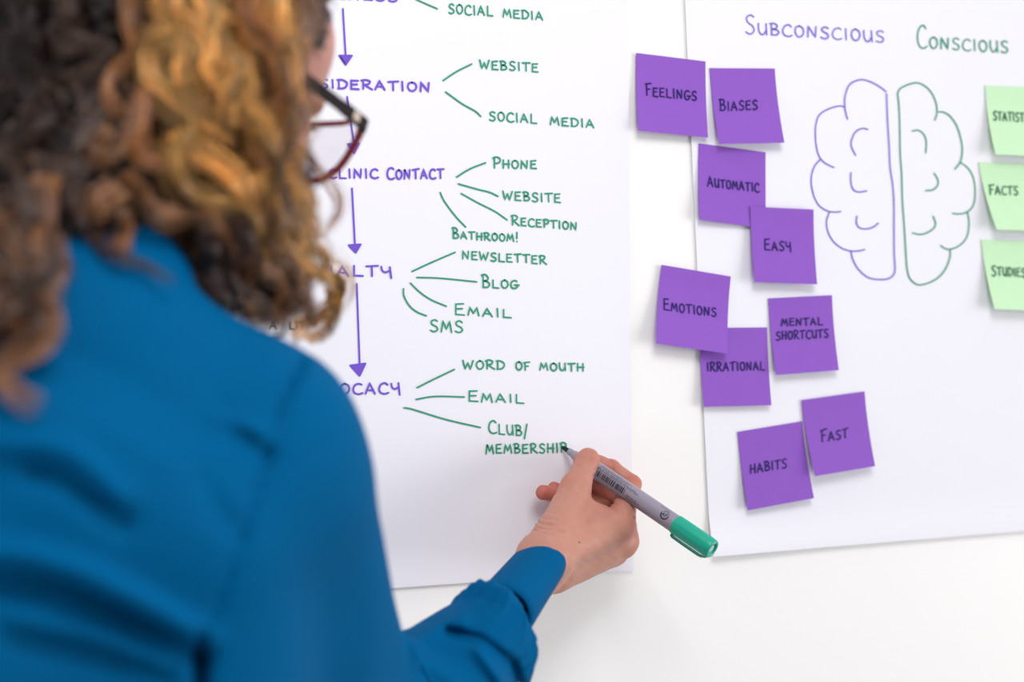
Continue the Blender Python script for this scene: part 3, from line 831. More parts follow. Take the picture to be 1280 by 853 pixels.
for s in (-1, 1):
    L = []
    for i in range(26):
        x = .020 + .026 * i / 25
        f0 = .0845 - 5.0 * (x - .032) ** 2 * 4
        L.append([hp(f0, x * s, .012), hp(f0 + .005, (x + .001) * s, .012), hp(f0 + .009, (x + .002) * s, .015)])
    V, F, T = strands('l', L, .0004, None, None, np.tile(dark, (len(L), 1)))
    adopt(mesh_obj('eyelashes', V, F, M['hair'], None, tone=T), person)
    L = []
    for i in range(60):
        x = .012 + .040 * i / 59; f0 = .0925 - 9 * (x - .012) ** 2; u = .027 + .006 * math.sin(i / 59 * 2.4) + random.uniform(-.002, .002)
        L.append([hp(f0 + .001, x * s, u), hp(f0 + .002, (x + .003) * s, u + .002), hp(f0 - .0005, (x + .007) * s, u + .002)])
    V, F, T = strands('b', L, .0004, None, None, np.tile(dark, (len(L), 1)))
    adopt(mesh_obj('eyebrow', V, F, M['hair'], None, tone=T), person)

# ------------------------------------------------------------------ blouse
def sleeve_t(X, a, b):
    ba = (b - a).astype(np.float32); pa = X - a.astype(np.float32)
    L2 = float(ba @ ba); t = (pa @ ba) / L2
    r = pa - t[..., None] * ba
    return t, np.sqrt((r * r).sum(-1)), r
CUF0, CUF1 = P(674, 707, 1.206), P(623, 772, 1.112)       # cuff: opening and gathered end
FAX = unit(CUF0 - CUF1)
FN = unit(np.cross(FAX, FWD)); FB = np.cross(FAX, FN)
RIDGES = [([(-20, 690), (37, 696), (100, 715), (180, 755), (258, 800)], -.011, 15), ([(-20, 730), (60, 735), (130, 765), (200, 800), (250, 822)], .008, 15),
          ([(0, 552), (60, 556), (88, 566), (118, 592), (148, 622)], -.008, 20), ([(40, 590), (85, 600), (110, 622), (150, 650)], .006, 18),
          ([(379, 452), (366, 480), (352, 508), (340, 545), (318, 620), (292, 700), (266, 770), (252, 830), (250, 880)], .0036, 7),
          ([(278, 518), (300, 545), (330, 572)], .0032, 16), ([(375, 456), (362, 484), (348, 512)], .003, 6), ([(270, 520), (300, 530), (330, 545)], -.004, 12),
          ([(252, 800), (250, 850), (248, 900)], .014, 10), ([(20, 775), (120, 795), (200, 825)], -.005, 14), ([(20, 800), (120, 825), (210, 850)], .005, 13),
          ([(250, 600), (275, 640), (290, 660)], .003, 16)]
RIDGES2 = [([(560, 790), (600, 800), (640, 830), (652, 870)], .006, 7), ([(575, 775), (540, 790), (505, 812)], -.004, 12),
           ([(600, 815), (625, 850), (640, 890)], -.006, 10), ([(500, 812), (540, 830), (590, 870)], -.004, 14)]
SAG = (-UP * .7 + RT * .7) * .009
def blouse_field(X):
    f = cap(X, P(132, 405, .79), P(132, 450, .775), .047, .050)
    f = smin(f, cap(X, P(128, 425, .775), SR, .046, .054), .015)
    f = smin(f, cap(X, P(110, 430, .765), SL, .046, .053), .02)
    for s in (-1, 1):
        f = smin(f, cap(X, CHEST + SDh * .062 * s + np.array([0, 0, -.02]), WAIST + SDh * .06 * s, .088, .095), .05)
        f = smin(f, cap(X, WAIST + SDh * .06 * s, PEL + SDh * .08 * s + np.array([0, 0, -.02]), .095, .103), .05)
        f = smin(f, cap(X, CHEST + SDh * .07 * s + BF * .06, CHEST + SDh * .07 * s + BF * .06 + np.array([0, 0, -.03]), .064, .058), .03)
    f = smin(f, cap(X, P(90, 515, .765), P(60, 580, .75), .070, .085), .04)
    # right sleeve: upper arm with its loose drape, then the forearm
    up = cap(X, SR, EL, .051, .055)
    up = smin(up, cap(X, P(345, 620, .835), P(365, 930, .94), .050, .066), .03)
    f = smin(f, up, .034)
    t, r, rv = sleeve_t(X, EL, CUF1)
    rv = rv - SAG.astype(np.float32) * (np.interp(t, [.3, .6, .88, 1.0], [0, 1, 1, 0]).astype(np.float32))[..., None]
    r = np.sqrt((rv * rv).sum(-1))
    th = np.arctan2(rv @ FB.astype(np.float32), rv @ FN.astype(np.float32))
    tt = np.clip(t, 0, 1.0)
    rad = np.interp(t, [0, .5, .8, .9, .95, .985, 1.0, 1.04], [.052, .047, .043, .041, .0395, .0365, .033, .026]).astype(np.float32) + .003 * np.sin(3 * th + 5 * tt)
    rad = rad + (.0019 * np.sin(19 * th + 2 * np.sin(3 * th)) + .0010 * np.sin(31 * th + 4 * tt)) * np.clip((tt - .70) / .28, 0, 1) ** 1.5 * np.clip((1.03 - t) / .03, 0, 1)
    fo = np.where(t > 1.03, np.sqrt(np.maximum(r - rad, 0) ** 2 + ((t - 1.03) * float(np.linalg.norm(CUF1 - EL))) ** 2), (r - rad) * .85)
    fo = np.where(t < 0, cap(X, EL, EL, .056, 0), fo)
    f = smin(f, fo, .03)
    # left sleeve
    f = smin(f, cap(X, SL, ELL, .054, .052), .03)
    f = smin(f, cap(X, ELL, WRL - _d * .02, .052, .036), .02)
    px, py, d = px_of(X)
    front = 1 / (1 + np.exp(np.clip((d - (.80 + .0004 * np.clip(px, 0, 480))) / .012, -40, 40)))
    for pts, a, wd in RIDGES:
        f = f + np.float32(a) * np.exp(-(polydist_px(px, py, pts) / wd) ** 2) * front
    for pts, a, wd in RIDGES2:
        f = f + np.float32(a) * np.exp(-(polydist_px(px, py, pts) / wd) ** 2) * (d > .95)
    x, y, z = X[..., 0], X[..., 1], X[..., 2]
    f = f + .0014 * np.sin(38 * x + 22 * z + 2 * np.sin(17 * y)) * np.sin(31 * z - 19 * y + 1.5 * np.sin(23 * x))
    # neck opening
    return smax(f, -cap(X, P(134, 330, .82), P(134, 392, .795), .044, .042), .006)
_fd = ((CUF1 - EL) / ((CUF1 - EL) @ (CUF1 - EL))).astype(np.float32)
def cut(X): return ((X - EL.astype(np.float32)) @ _fd - np.float32(.30)) * np.float32(np.linalg.norm(CUF1 - EL))
bv, bf = isosurface(lambda X: np.maximum(blouse_field(X), cut(X)), np.minimum.reduce([SL, PEL, ELL, WRL, EL, CUF1]) - .125, np.maximum.reduce([SR, NECK, EL, CUF1, CHEST]) + .12, .0045)
mid_ = EL * .68 + CUF1 * .32                                  # the forearm sleeve with its small gathers, at a finer pitch
bv2, bf2 = isosurface(lambda X: np.maximum(blouse_field(X), -cut(X)), np.minimum(mid_, CUF1) - .068, np.maximum(mid_, CUF1) + .068, .0020)
bf = np.concatenate([bf, bf2 + len(bv)]); bv = np.concatenate([bv, bv2])
blouse = adopt(mesh_obj('blouse', bv, bf, M['blouse'], None), person)

def tube_strip(name, rings, thick, material, parent):
    """a band of cloth with real thickness from outer rings (list of lists of points)"""
    k = len(rings); n = len(rings[0]); V = []
    cs = [np.mean(r, axis=0) for r in rings]
    for r, c_ in zip(rings, cs): V += list(r)
    for r, c_ in zip(rings, cs): V += [p - unit(p - c_) * thick for p in r]
    F = []; N = k * n
    for i in range(k - 1):
        for j in range(n):
            a, b = i * n + j, i * n + (j + 1) % n
            F.append((a, b, b + n, a + n)); F.append((a + N, a + n + N, b + n + N, b + N))
    for j in range(n):
        a, b = j, (j + 1) % n
        F.append((a, a + N, b + N, b)); a, b = a + (k - 1) * n, b + (k - 1) * n
        F.append((a, b, b + N, a + N))
    return adopt(mesh_obj(name, V, F, material, None), parent)
# buttoned cuff: a band round the wrist, a little flared and not quite round
rings = []
for s in np.linspace(0, 1, 16):
    c_ = CUF1 * (1 - s) + CUF0 * s
    ra, rb = .0252 - .0042 * s, .0300 - .002 * s
    edge = .0012 * (1 if s in (0, 1) else 0)
    ring = []
    for j in range(96):
        a = 2 * math.pi * j / 96
        k = 1 + .012 * math.sin(3 * a + 2.2 * s) + .008 * math.sin(5 * a - 3 * s)
        tilt = 0.0
        ring.append(c_ + FN * math.cos(a) * (ra * k - edge) + FB * math.sin(a) * (rb * k - edge) + FAX * tilt * s)
    rings.append(ring)
tube_strip('cuff', rings, .0022, M['cuff'], blouse)
# stand collar round the nape
NA, NB = P(134, 392, .79), P(150, 340, .82); nx = unit(NB - NA); n1 = unit(np.cross(nx, FWD)); n2 = np.cross(nx, n1)
rings = [[NA + nx * (.030 * s) + (n1 * math.cos(a) + n2 * math.sin(a)) * (.0485 - .002 * s + .001 * math.sin(4 * a)) for a in np.linspace(0, 2 * math.pi, 64, endpoint=False)] for s in np.linspace(0, 1, 6)]
tube_strip('collar', rings, .003, M['blouse'], blouse)

# ------------------------------------------------------------------ trousers and shoes (below the frame)
HIPZ = PEL[2]
def leg_pts(s):
    hpnt = PEL + SDh * .085 * s + np.array([0, 0, -.04])
    kn = hpnt + np.array([.02 * s, .05, -.40]); an = kn + np.array([.01, -.03, 0]); an[2] = .10
    return hpnt, kn, an
def trouser_field(X):
    f = cap(X, PEL + SDh * .07 + np.array([0, 0, -.01]), PEL - SDh * .07 + np.array([0, 0, -.01]), .088, .088)
    for s in (-1, 1):
        a, b, c_ = leg_pts(s)
        f = smin(f, smin(cap(X, a, b, .092, .066), cap(X, b, c_, .066, .056), .03), .02)
    return f
v_, f_ = isosurface(trouser_field, np.array([PEL[0] - .32, PEL[1] - .26, .02]), np.array([PEL[0] + .32, PEL[1] + .30, PEL[2] + .14]), .009)
adopt(mesh_obj('trousers', v_, f_, M['trousers'], None), person)
for s in (-1, 1):
    a, b, c_ = leg_pts(s); q = np.array([c_[0], c_[1], 0.0]); fwd = unit(BF * np.array([1, 1, 0]) + .8 * np.array([HF[0], HF[1], 0]))
    def shoe(X):
        f = cap(X, q + np.array([0, 0, .042]) - fwd * .03, q + np.array([0, 0, .034]) + fwd * .15, .040, .034)
        f = smin(f, cap(X, q + np.array([0, 0, .05]), q + np.array([0, 0, .10]), .042, .042), .02)
        return smax(f, -(X[..., 2] - .002), .004)
    v_, f_ = isosurface(shoe, q + np.array([-.24, -.24, -.01]), q + np.array([.24, .24, .16]), .006)
    adopt(mesh_obj('shoe', v_, f_, M['shoe'], None), person)

# ------------------------------------------------------------------ glasses
glasses = adopt(mesh_obj('eyeglasses', [hp(.108, x, .010 + .004 * math.cos(x * 160) + dz) + HF * dy for dy, dz in ((0, 0), (0, .004), (.004, .004), (.004, 0)) for x in np.linspace(-.0095, .0095, 9)],
        [(i * 9 + j, i * 9 + j + 1, ((i + 1) % 4) * 9 + j + 1, ((i + 1) % 4) * 9 + j) for i in range(4) for j in range(8)], M['rim'], None), person)
HINGE = .0715
def lens_outline(s, grow=0.0, n=56):
    base = [(.0090, .006), (.0095, .014), (.018, .0205), (.036, .0228), (.052, .0245), (.0635, .0275), (.0675, .0215), (.0645, .008), (.058, -.006), (.048, -.0145), (.036, -.0175), (.024, -.0165), (.0145, -.009)]
    q = base + base[:3]
    sm = catmull([np.array(p) for p in base[-2:] + base + base[:2]], 5)[10:-5]
    c_ = np.mean(base, axis=0)
    return [(c_[0] + (p[0] - c_[0]) * (1 + grow), c_[1] + (p[1] - c_[1]) * (1 + grow)) for p in sm]
for s in (-1, 1):
    o2 = lens_outline(s, .14); i2 = lens_outline(s, -.04); n = len(o2); V, F = [], []
    wrap = lambda x: -.10 * max(0, x - .02) 
    for depth in (-.0018, .0018):
        for ring in (o2, i2):
            for x, u in ring: V.append(hp(.108 + depth + wrap(x), x * s, u))
    for j in range(n):
        k = (j + 1) % n
        for a, b in ((0, 1), (3, 2), (2, 0), (1, 3)):
            F.append((a * n + j, a * n + k, b * n + k, b * n + j))
    adopt(mesh_obj('rim', V, F, M['rim'], None), glasses)
    V = [hp(.108 + wrap(x), x * s, u) for x, u in i2] + [hp(.1068 + wrap(x), x * s, u) for x, u in i2]
    F = [tuple(range(n)), tuple(range(2 * n - 1, n - 1, -1))] + [(j, (j + 1) % n, n + (j + 1) % n, n + j) for j in range(n)]
    adopt(mesh_obj('lens', V, F, M['lens'], None, smooth=False), glasses)
    # temple arm with a pale inlay near the hinge
    arm = [hp(.103, (HINGE - .001) * s, .0235), hp(.097, (HINGE + .002) * s, .0235), hp(.06, (HINGE + .0045) * s, .022), hp(.005, (HINGE + .006) * s, .0195), hp(-.012, (HINGE + .006) * s, .014), hp(-.030, (HINGE + .004) * s, -.006), hp(-.038, (HINGE + .001) * s, -.022)]
    arm = catmull(arm, 5); V, F = [], []
    for i, p in enumerate(arm):
        hgt = .0043 if i < 10 else (.0037 if i < 16 else .0030)
        for a, b in ((-1, -1), (-1, 1), (1, 1), (1, -1)): V.append(p + HR * .0016 * a + HU * hgt * b)
    for i in range(len(arm) - 1):
        for j in range(4):
            k = (j + 1) % 4; F.append((i * 4 + j, i * 4 + k, i * 4 + 4 + k, i * 4 + 4 + j))
    F += [(3, 2, 1, 0), tuple(len(V) - 4 + j for j in range(4))]
    adopt(mesh_obj('temple', V, F, M['temple'], None, smooth=False), glasses)
    V, F = [], []
    for f0, f1 in ((.074, .086),):
        for f in (f0, f1):
            for a, b in ((-1, -1), (-1, 1), (1, 1), (1, -1)): V.append(hp(f, (HINGE + .0030) * s, .0228 + .0004) + HR * .0022 * a + HU * .0030 * b)
        F += [(0, 1, 2, 3), (7, 6, 5, 4)] + [(j, j + 4, (j + 1) % 4 + 4, (j + 1) % 4) for j in range(4)]
    adopt(mesh_obj('inlay', V, F, M['metal'], None, smooth=False), glasses)['label'] = 'pale metal inlay near the hinge'

# ------------------------------------------------------------------ hair
GOLD, MID, BRN, DRK = (np.array(lin(c)) for c in ((240, 184, 104), (164, 108, 60), (84, 54, 38), (40, 27, 24)))
PALE = np.array(lin((234, 194, 140)))
def hair_front(px, py):
    """depth of the hair's near surface"""
    q = ((px - 200) / 285) ** 2 + ((py - 60) / 460) ** 2
    near = np.clip((230 - px) / 130, 0, 1) * np.clip((py - 80) / 180, 0, 1)
    return .925 - .150 * np.sqrt(np.maximum(0, 1 - q)) - .06 * near
MASK = [(-95, -160), (330, -160), (380, -80), (388, -50), (382, 30), (374, 100), (370, 150), (374, 205), (384, 240), (388, 290), (383, 340), (374, 385), (354, 424), (330, 424), (300, 408), (255, 380), (205, 352), (170, 326), (140, 296), (112, 290), (96, 306), (72, 345), (66, 390), (52, 430), (14, 470), (-95, 510)]
def inside(px, py):
    r = False; j = len(MASK) - 1
    for i in range(len(MASK)):
        (x0, y0), (x1, y1) = MASK[i], MASK[j]
        if (y0 > py) != (y1 > py) and px < (x1 - x0) * (py - y0) / (y1 - y0) + x0: r = not r
        j = i
    return r
HL, HT, HRAD = [], [], []
_bx, _by, _bd = px_of(bv)
_bk = (np.floor(_bx / 10).astype(int), np.floor(_by / 10).astype(int)); BD = {}
for a_, b_, d_ in zip(_bk[0], _bk[1], _bd):
    if -30 < a_ < 50 and 20 < b_ < 70: BD[(a_, b_)] = min(BD.get((a_, b_), 9), d_)
def clear(px, py, d, gap=.012):
    """keep a hair point on the near side of the back of the blouse"""
    return min(d, BD.get((int(px // 10), int(py // 10)), 9) - gap)
K = 36
def lock(path, color, n=16, rad=.0042, amp=.0, wave=.05, jit=.25, fine=.00030, subs=None):
    """a wavy lock: several wisps of fibres that share a path, each wisp with its own tone and swing"""
    p = np.array(catmull(path, 8)); seg = np.r_[0, np.cumsum(np.linalg.norm(np.diff(p, axis=0), axis=1))]
    s = np.linspace(0, seg[-1], K)
    c0 = np.stack([np.interp(s, seg, p[:, i]) for i in range(3)], 1)
    t = np.gradient(c0, axis=0); t /= np.linalg.norm(t, axis=1, keepdims=True) + 1e-9
    a = np.cross(t, FWD); a /= np.linalg.norm(a, axis=1, keepdims=True) + 1e-9
    b = np.cross(t, a)
    u = np.linspace(0, 1, K)
    env = np.clip(u / .15, 0, 1)
    ph0 = rng.uniform(0, 6.28); hand = rng.choice((-1, 1))
    m = subs or max(1, int(round(rad / .0015)))
    per = max(2, int(round(n / m)))
    spread = (1 - .35 * u + .28 * np.sin(s / .021 + ph0))[:, None]
    for w_ in range(m):
        ph = ph0 + rng.normal(0, .45)
        th = ph + hand * 2 * math.pi * s / (wave * rng.uniform(.92, 1.08)) + .8 * np.sin(s / wave * 1.7 + ph)
        am = amp * rng.uniform(.7, 1.25) + rad * .25
        an0 = rng.uniform(0, 6.28); r0 = rad * math.sqrt(rng.uniform(0, 1))
        cc = c0 + (am * env)[:, None] * (a * np.cos(th)[:, None] + b * (np.sin(th) * .8)[:, None]) + spread * (a * math.cos(an0) * 1.7 + b * math.sin(an0) * .55) * r0
        tone = color * float(np.clip(rng.lognormal(-.05, .36), .38, 1.9))
        wr = rad / m * 1.25 + .0006
        for i in range(per):
            an = rng.uniform(0, 6.28); rb = wr * math.sqrt(rng.uniform(0, 1)); ww = rng.uniform(.02, .05)
            j = a * (np.sin(s / ww + rng.uniform(0, 6.3)) * wr * jit)[:, None] + b * (np.cos(s / ww + rng.uniform(0, 6.3)) * wr * jit)[:, None]
            HL.append(cc + spread * (a * math.cos(an) * 1.7 + b * math.sin(an) * .55) * rb + j)
            HT.append(np.tile(tone * float(np.clip(rng.lognormal(-.03, .30), .5, 1.8)), (K, 1)))
            HRAD.append(fine * rng.uniform(.75, 1.3))
    for i in range(max(1, n // 10)):                       # loose fibres that soften the lock's outline
        th = ph0 + rng.normal(0, .9) + hand * 2 * math.pi * s / (wave * rng.uniform(.85, 1.15))
        an = rng.uniform(0, 6.28); rb = rad * rng.uniform(.8, 1.6); ww = rng.uniform(.03, .07)
        HL.append(c0 + ((amp * rng.uniform(.5, 1.4) + rad * .3) * env)[:, None] * (a * np.cos(th)[:, None] + b * (np.sin(th) * .8)[:, None])
                  + a * (np.sin(s / ww + an) * rad * .8)[:, None] + (a * math.cos(an) + b * math.sin(an) * .6) * (rb * env)[:, None])
        HT.append(np.tile(color * float(np.clip(rng.lognormal(-.05, .4), .35, 1.9)), (K, 1)))
        HRAD.append(fine * rng.uniform(.6, 1.0))
def pts(l, front=.0):
    out = []
    for q in l:
        px, py = q[0], q[1]
        d = (q[2] if len(q) > 2 else float(hair_front(px, py))) - front
        if px < 225: d = clear(px, py, d)
        out.append(P(px, py, d))
    return out
# heavier locks that give the hair its drawing
HERO = [
 ([(180, -70), (192, -20), (202, 15), (215, 37), (228, 56), (224, 84), (221, 105), (232, 125), (252, 150)], GOLD, 30, .006),
 ([(205, -60), (215, 0), (228, 20), (247, 43), (254, 58), (252, 79), (262, 95), (275, 112), (280, 140)], GOLD, 34, .0065),
 ([(245, -60), (252, 0), (260, 19), (260, 47), (271, 67), (286, 88), (288, 105), (280, 130), (286, 160)], GOLD, 34, .0065),
 ([(222, 30), (209, 43), (191, 54), (187, 79), (187, 101), (204, 116), (224, 129), (245, 146), (262, 160), (285, 180)], GOLD * .85, 28, .005),
 ([(160, -50), (172, 22), (174, 47), (168, 65), (150, 90), (143, 110), (147, 130), (156, 145)], MID * 1.15, 24, .005),
 ([(188, 100), (178, 130), (172, 148), (168, 178), (176, 197), (197, 208), (208, 204)], MID * 1.2, 24, .0052),
 ([(226, 110), (229, 140), (233, 163), (221, 188), (213, 210), (219, 233), (240, 248), (267, 254), (290, 264), (309, 272), (324, 290), (331, 312), (324, 335)], GOLD * .8, 34, .0055),
 ([(222, 165), (235, 182), (261, 201), (282, 218), (303, 236), (320, 262)], GOLD, 34, .0065),
 ([(160, 215), (168, 233), (181, 252), (198, 267), (225, 267), (248, 264), (278, 283), (290, 310)], MID * 1.1, 26, .0055),
 ([(296, 100), (302, 140), (319, 161), (340, 186), (359, 214), (359, 233), (373, 252), (384, 275), (386, 300)], GOLD * .9, 34, .0065),
 ([(300, -60), (307, 0), (313, 22), (324, 43), (340, 62), (348, 84), (356, 104), (352, 130), (345, 150)], MID * 1.2, 28, .006),
 ([(342, -30), (348, 20), (357, 50), (354, 75), (362, 98), (369, 120), (364, 150), (366, 178), (378, 200)], GOLD * .85, 34, .0062),
 ([(330, 150), (338, 190), (336, 225), (348, 262), (366, 297), (378, 313), (394, 327), (413, 344), (425, 360), (424, 381), (410, 399), (388, 410), (372, 411)], GOLD, 70, .0078),
 ([(322, 170), (330, 210), (322, 245), (330, 280), (352, 320), (372, 352), (384, 380), (388, 408)], MID, 30, .006),
 ([(372, 150, .925), (380, 190, .93), (393, 210, .935), (412, 229, .935), (421, 254, .935), (408, 283, .935), (399, 300, .935)], MID * 1.3, 10, .0024),
 ([(383, 310, .93), (400, 318, .93), (428, 338, .93), (437, 365, .93), (428, 392, .93)], PALE * .8, 5, .004),
 ([(250, 285), (262, 310), (255, 335), (272, 360), (290, 380)], BRN * 1.2, 26, .0055),
 ([(300, 300), (312, 335), (300, 362), (318, 388), (330, 408)], MID * .8, 26, .005),
 ([(330, 330), (348, 350), (360, 368), (352, 386), (352, 408)], MID * .9, 24, .005),
 ([(290, 265), (300, 300), (290, 335), (302, 366), (318, 395)], BRN * 1.3, 30, .006),
 ([(338, 260), (330, 300), (345, 330), (362, 352), (372, 380), (366, 402)], MID * 1.05, 26, .0055),
 # left, darker
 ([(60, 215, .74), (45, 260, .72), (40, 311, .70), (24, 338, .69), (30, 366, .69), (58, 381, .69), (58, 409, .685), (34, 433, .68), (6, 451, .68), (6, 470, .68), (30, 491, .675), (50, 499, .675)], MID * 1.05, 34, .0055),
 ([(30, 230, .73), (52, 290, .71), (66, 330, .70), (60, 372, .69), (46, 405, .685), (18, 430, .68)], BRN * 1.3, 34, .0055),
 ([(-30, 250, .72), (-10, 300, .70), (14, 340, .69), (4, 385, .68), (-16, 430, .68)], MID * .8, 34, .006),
 ([(98, 190), (96, 230), (98, 265), (115, 292), (145, 315, .735), (175, 330, .745), (205, 345, .755), (214, 352, .757)], BRN, 12, .003),
 ([(150, 235), (128, 252), (120, 262), (140, 262), (158, 276), (160, 302), (150, 318)], MID * .95, 16, .0035),
 ([(140, 165), (122, 188), (112, 196), (130, 200), (148, 190), (150, 170)], MID * .85, 20, .004),
 ([(28, 15), (44, 50), (40, 80), (18, 98), (-6, 85), (-10, 50)], BRN * .95, 24, .005),
 ([(72, -20), (84, 20), (76, 40), (90, 62), (118, 60), (134, 76), (112, 92)], BRN * 1.15, 24, .005),
 ([(30, 130), (46, 140), (52, 152), (40, 172), (20, 190)], BRN * 1.05, 22, .0045),
 ([(8, 180), (22, 215), (40, 235), (56, 250), (60, 275)], BRN * 1.1, 24, .005),
 ([(50, 190), (62, 210), (70, 225), (62, 246)], BRN * 1.1, 22, .0045),
 ([(110, 130), (120, 150), (104, 170), (96, 195)], BRN, 22, .0045),
]
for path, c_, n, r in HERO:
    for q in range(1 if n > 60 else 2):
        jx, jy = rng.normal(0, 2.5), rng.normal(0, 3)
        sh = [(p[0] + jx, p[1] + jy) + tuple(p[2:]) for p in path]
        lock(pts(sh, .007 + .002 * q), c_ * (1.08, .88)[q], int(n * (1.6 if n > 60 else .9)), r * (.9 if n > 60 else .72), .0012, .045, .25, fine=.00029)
# hair rooted over the whole scalp: drawn back from the hairline, then falling
HEADR = np.array([.107, .084, .094]); HEADC = np.array([-.012, 0, .030])
def off_head(p, grow):
    q = HM @ (p - HO) - HEADC
    k = np.linalg.norm(q / (HEADR * grow))
    if k < 1: q = q / max(k, 1e-6)
    return HO + HM.T @ (q + HEADC)
def scalp(n):
    made = 0
    while made < n:
        v = rng.normal(0, 1, 3); v /= np.linalg.norm(v)
        f, r, u = HEADC + HEADR * v * .97
        line = .056 if u > .085 else (.040 if u > .045 else -.004)       # hairline, set back above the ear
        if f > line or u < -.045 or (u < .02 and f > -.012): continue
        made += 1
        p = hp(f, r, u); path = [p]
        facing = float(unit(HM.T @ (v / HEADR)) @ unit(CAM - p))
        rx, ry, rd = topx(p)
        if rx > 400 and ry > -60: continue
        if facing > .3 and ry > -90 and rx < 350: continue
        side = 1 if r > 0 else -1
        out = unit(HM.T @ (v / HEADR))
        back = -HF * (1.0 if u > .02 else .3) + HR * side * .5
        step = .024; L = int(rng.integers(7, 12)) if r < .02 else int(rng.integers(6, 10))
        for k in range(L):
            d = unit(out * max(0, .45 - .25 * k) + back * max(0, .8 - .22 * k) + np.array([0, 0, -1.0]) * (.15 + .28 * k) + rng.normal(0, .16, 3))
            p = off_head(p + d * step, 1.04 + .05 * min(k, 3) + .10 * abs(v[1]) * (k > 1))
            q = p - NECK
            x_, y_, d_ = topx(p)
            if r > -.03 and x_ > (402 if k < 2 else 386) and y_ > -60: break
            if facing > .3 and y_ > 5 and x_ < 345: break
            if x_ < 225 and y_ > 230 and d_ > BD.get((int(x_ // 10), int(y_ // 10)), 9) - .01: break
            if p[2] < NECK[2] - .04 or p[2] < SR[2] + .085: break
            path.append(p)
        if len(path) > 2:
            x_, y_, d_ = topx(path[1])
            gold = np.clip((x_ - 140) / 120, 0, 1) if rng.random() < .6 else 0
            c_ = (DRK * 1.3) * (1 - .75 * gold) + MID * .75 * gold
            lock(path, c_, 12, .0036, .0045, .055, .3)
scalp(300)
# short darker hair drawn back from the temples
for side, num in ((1, 110), (-1, 50)):
    for _ in range(num):
        u0 = rng.uniform(.044, .095); f0 = rng.uniform(-.010, .026 + .2 * (u0 - .044))
        p = hp(f0, .095 * side, u0); path = []
        aim = hp(f0, 0, u0)
        for k in range(5):
            q = p - HF * .013 * k - HU * .0035 * k * k * .4
            t_ = unit(aim - HF * .013 * k - q)
            for _i in range(40):                      # drop inwards until the head is reached
                d_ = float(head_field(q[None].astype(np.float32))[0])
                if d_ < .0035 + .0012 * k: break
                q = q + t_ * max(.0008, (d_ - .003) * .6)
            path.append(q)
        lock(path, DRK * rng.uniform(1.0, 1.8), 9, .0030, .0008, .05, .25, fine=.00028)
# the bulk: random curls following the fall of the hair
def bulk(n, xr, yr, dirx, length, cols, amp, wave, depth, nf=12, rad=.0034):
    for _ in range(int(n * 1.55)):
        for _try in range(40):
            x, y = rng.uniform(*xr), rng.uniform(*yr)
            if inside(x, y): break
        L = rng.uniform(*length); dx = dirx + rng.uniform(-.25, .25)
        pth = []
        for k in range(7):
            yy = y + L * k / 6; xx = x + dx * L * k / 6 + 8 * math.sin(k * 1.4 + x)
            if k > 1 and not inside(xx, yy): break
            pth.append((xx, yy, float(hair_front(xx, yy)) + depth + rng.uniform(0, .02)))
        if len(pth) < 3: continue
        c_ = cols[int(rng.integers(0, len(cols)))] * rng.uniform(.8, 1.2)
        lock([P(*q) for q in pth], c_, nf, rad * rng.uniform(.7, 1.15), amp * rng.uniform(.6, 1.3), wave * rng.uniform(.8, 1.3), .3)
bulk(150, (140, 388), (-150, 300), .22, (130, 240), (MID, MID * .8, GOLD * .6, BRN, BRN * 1.3), .0042, .075, .006)
bulk(130, (150, 385), (-100, 320), .25, (110, 200), (BRN, BRN * .8, MID * .7, DRK * 1.3), .0060, .055, .022)
bulk(48, (200, 385), (-100, 200), .25, (120, 200), (GOLD, GOLD * .85, MID), .0045, .078, .000, nf=16)
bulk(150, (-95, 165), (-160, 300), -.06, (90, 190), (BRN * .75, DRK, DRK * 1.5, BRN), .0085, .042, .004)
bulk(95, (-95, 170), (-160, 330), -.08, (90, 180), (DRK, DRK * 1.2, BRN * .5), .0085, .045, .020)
bulk(40, (225, 372), (230, 335), .22, (60, 125), (BRN, BRN * 1.3, MID, MID * .8), .0060, .045, .004)
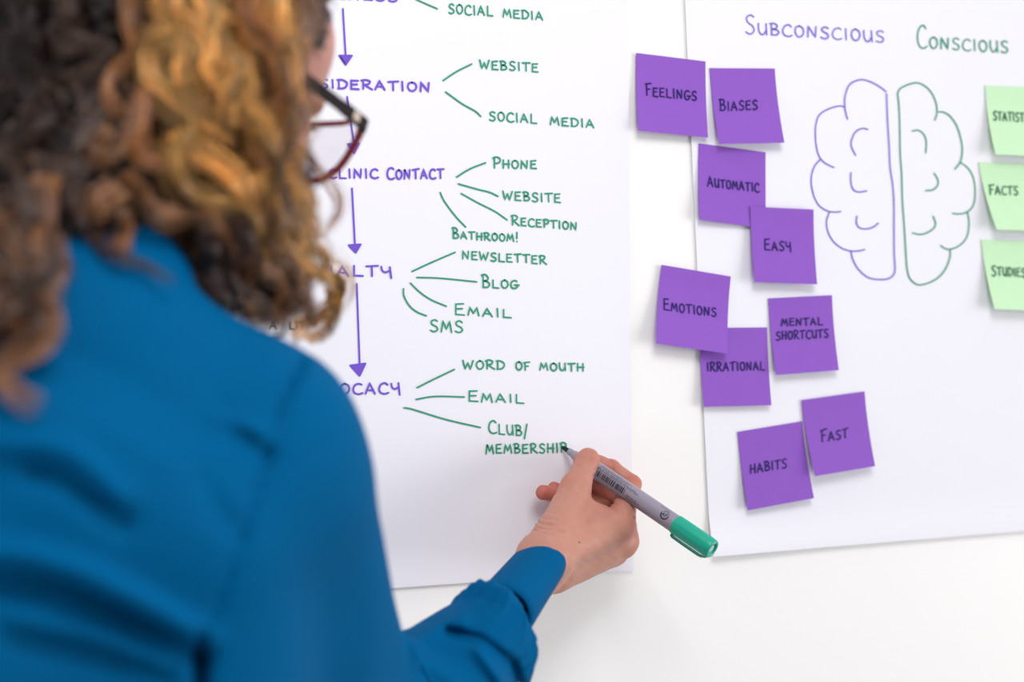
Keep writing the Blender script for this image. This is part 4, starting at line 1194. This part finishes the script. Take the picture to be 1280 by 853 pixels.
def low_left(n, cols, dep):
    for _ in range(n):
        x, y = rng.uniform(-85, 62), rng.uniform(230, 330)
        L = rng.uniform(90, 170); pth = []
        for k in range(6):
            yy = y + L * k / 5; xx = x - .12 * L * k / 5
            if k > 1 and not inside(xx, yy): break
            pth.append(P(xx, yy, clear(xx, yy, .735 - .06 * min(1, max(0, (yy - 230) / 160)) + dep + rng.uniform(0, .02), rng.uniform(.008, .022))))
        if len(pth) > 2: lock(pth, cols[int(rng.integers(0, len(cols)))], 12, .0034, .008, .045, .3)
low_left(70, (BRN, BRN * .7, DRK * 1.3, MID * .7), .004)
# a few stray hairs
for path in ([(384, 285, .93), (402, 292, .93), (414, 304, .93), (420, 322, .93)], [(372, 240, .93), (392, 236, .93), (408, 226, .93)], [(392, 300, .93), (396, 280, .93), (388, 262, .93)]):
    lock([P(*q) for q in path], BRN, 2, .0008, 0, .05, .2, fine=.00025)
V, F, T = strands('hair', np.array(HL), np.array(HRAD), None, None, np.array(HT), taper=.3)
# the dense under-layer that the locks lie on
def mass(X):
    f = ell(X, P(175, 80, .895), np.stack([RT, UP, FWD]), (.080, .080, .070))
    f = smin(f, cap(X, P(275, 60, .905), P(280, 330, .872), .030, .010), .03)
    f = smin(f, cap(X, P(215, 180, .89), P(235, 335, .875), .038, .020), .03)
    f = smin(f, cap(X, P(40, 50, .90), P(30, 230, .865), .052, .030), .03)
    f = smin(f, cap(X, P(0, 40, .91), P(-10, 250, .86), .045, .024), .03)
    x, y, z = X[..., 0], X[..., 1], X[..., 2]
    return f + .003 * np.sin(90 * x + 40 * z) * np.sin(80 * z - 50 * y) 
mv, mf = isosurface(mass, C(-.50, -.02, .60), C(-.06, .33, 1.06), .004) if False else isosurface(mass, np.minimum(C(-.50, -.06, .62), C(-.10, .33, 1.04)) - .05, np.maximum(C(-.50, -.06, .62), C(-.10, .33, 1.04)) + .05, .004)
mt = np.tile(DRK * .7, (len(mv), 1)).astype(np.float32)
V2 = np.concatenate([V, mv]); F2 = np.concatenate([F, mf + len(V)]); T2 = np.concatenate([T, mt])
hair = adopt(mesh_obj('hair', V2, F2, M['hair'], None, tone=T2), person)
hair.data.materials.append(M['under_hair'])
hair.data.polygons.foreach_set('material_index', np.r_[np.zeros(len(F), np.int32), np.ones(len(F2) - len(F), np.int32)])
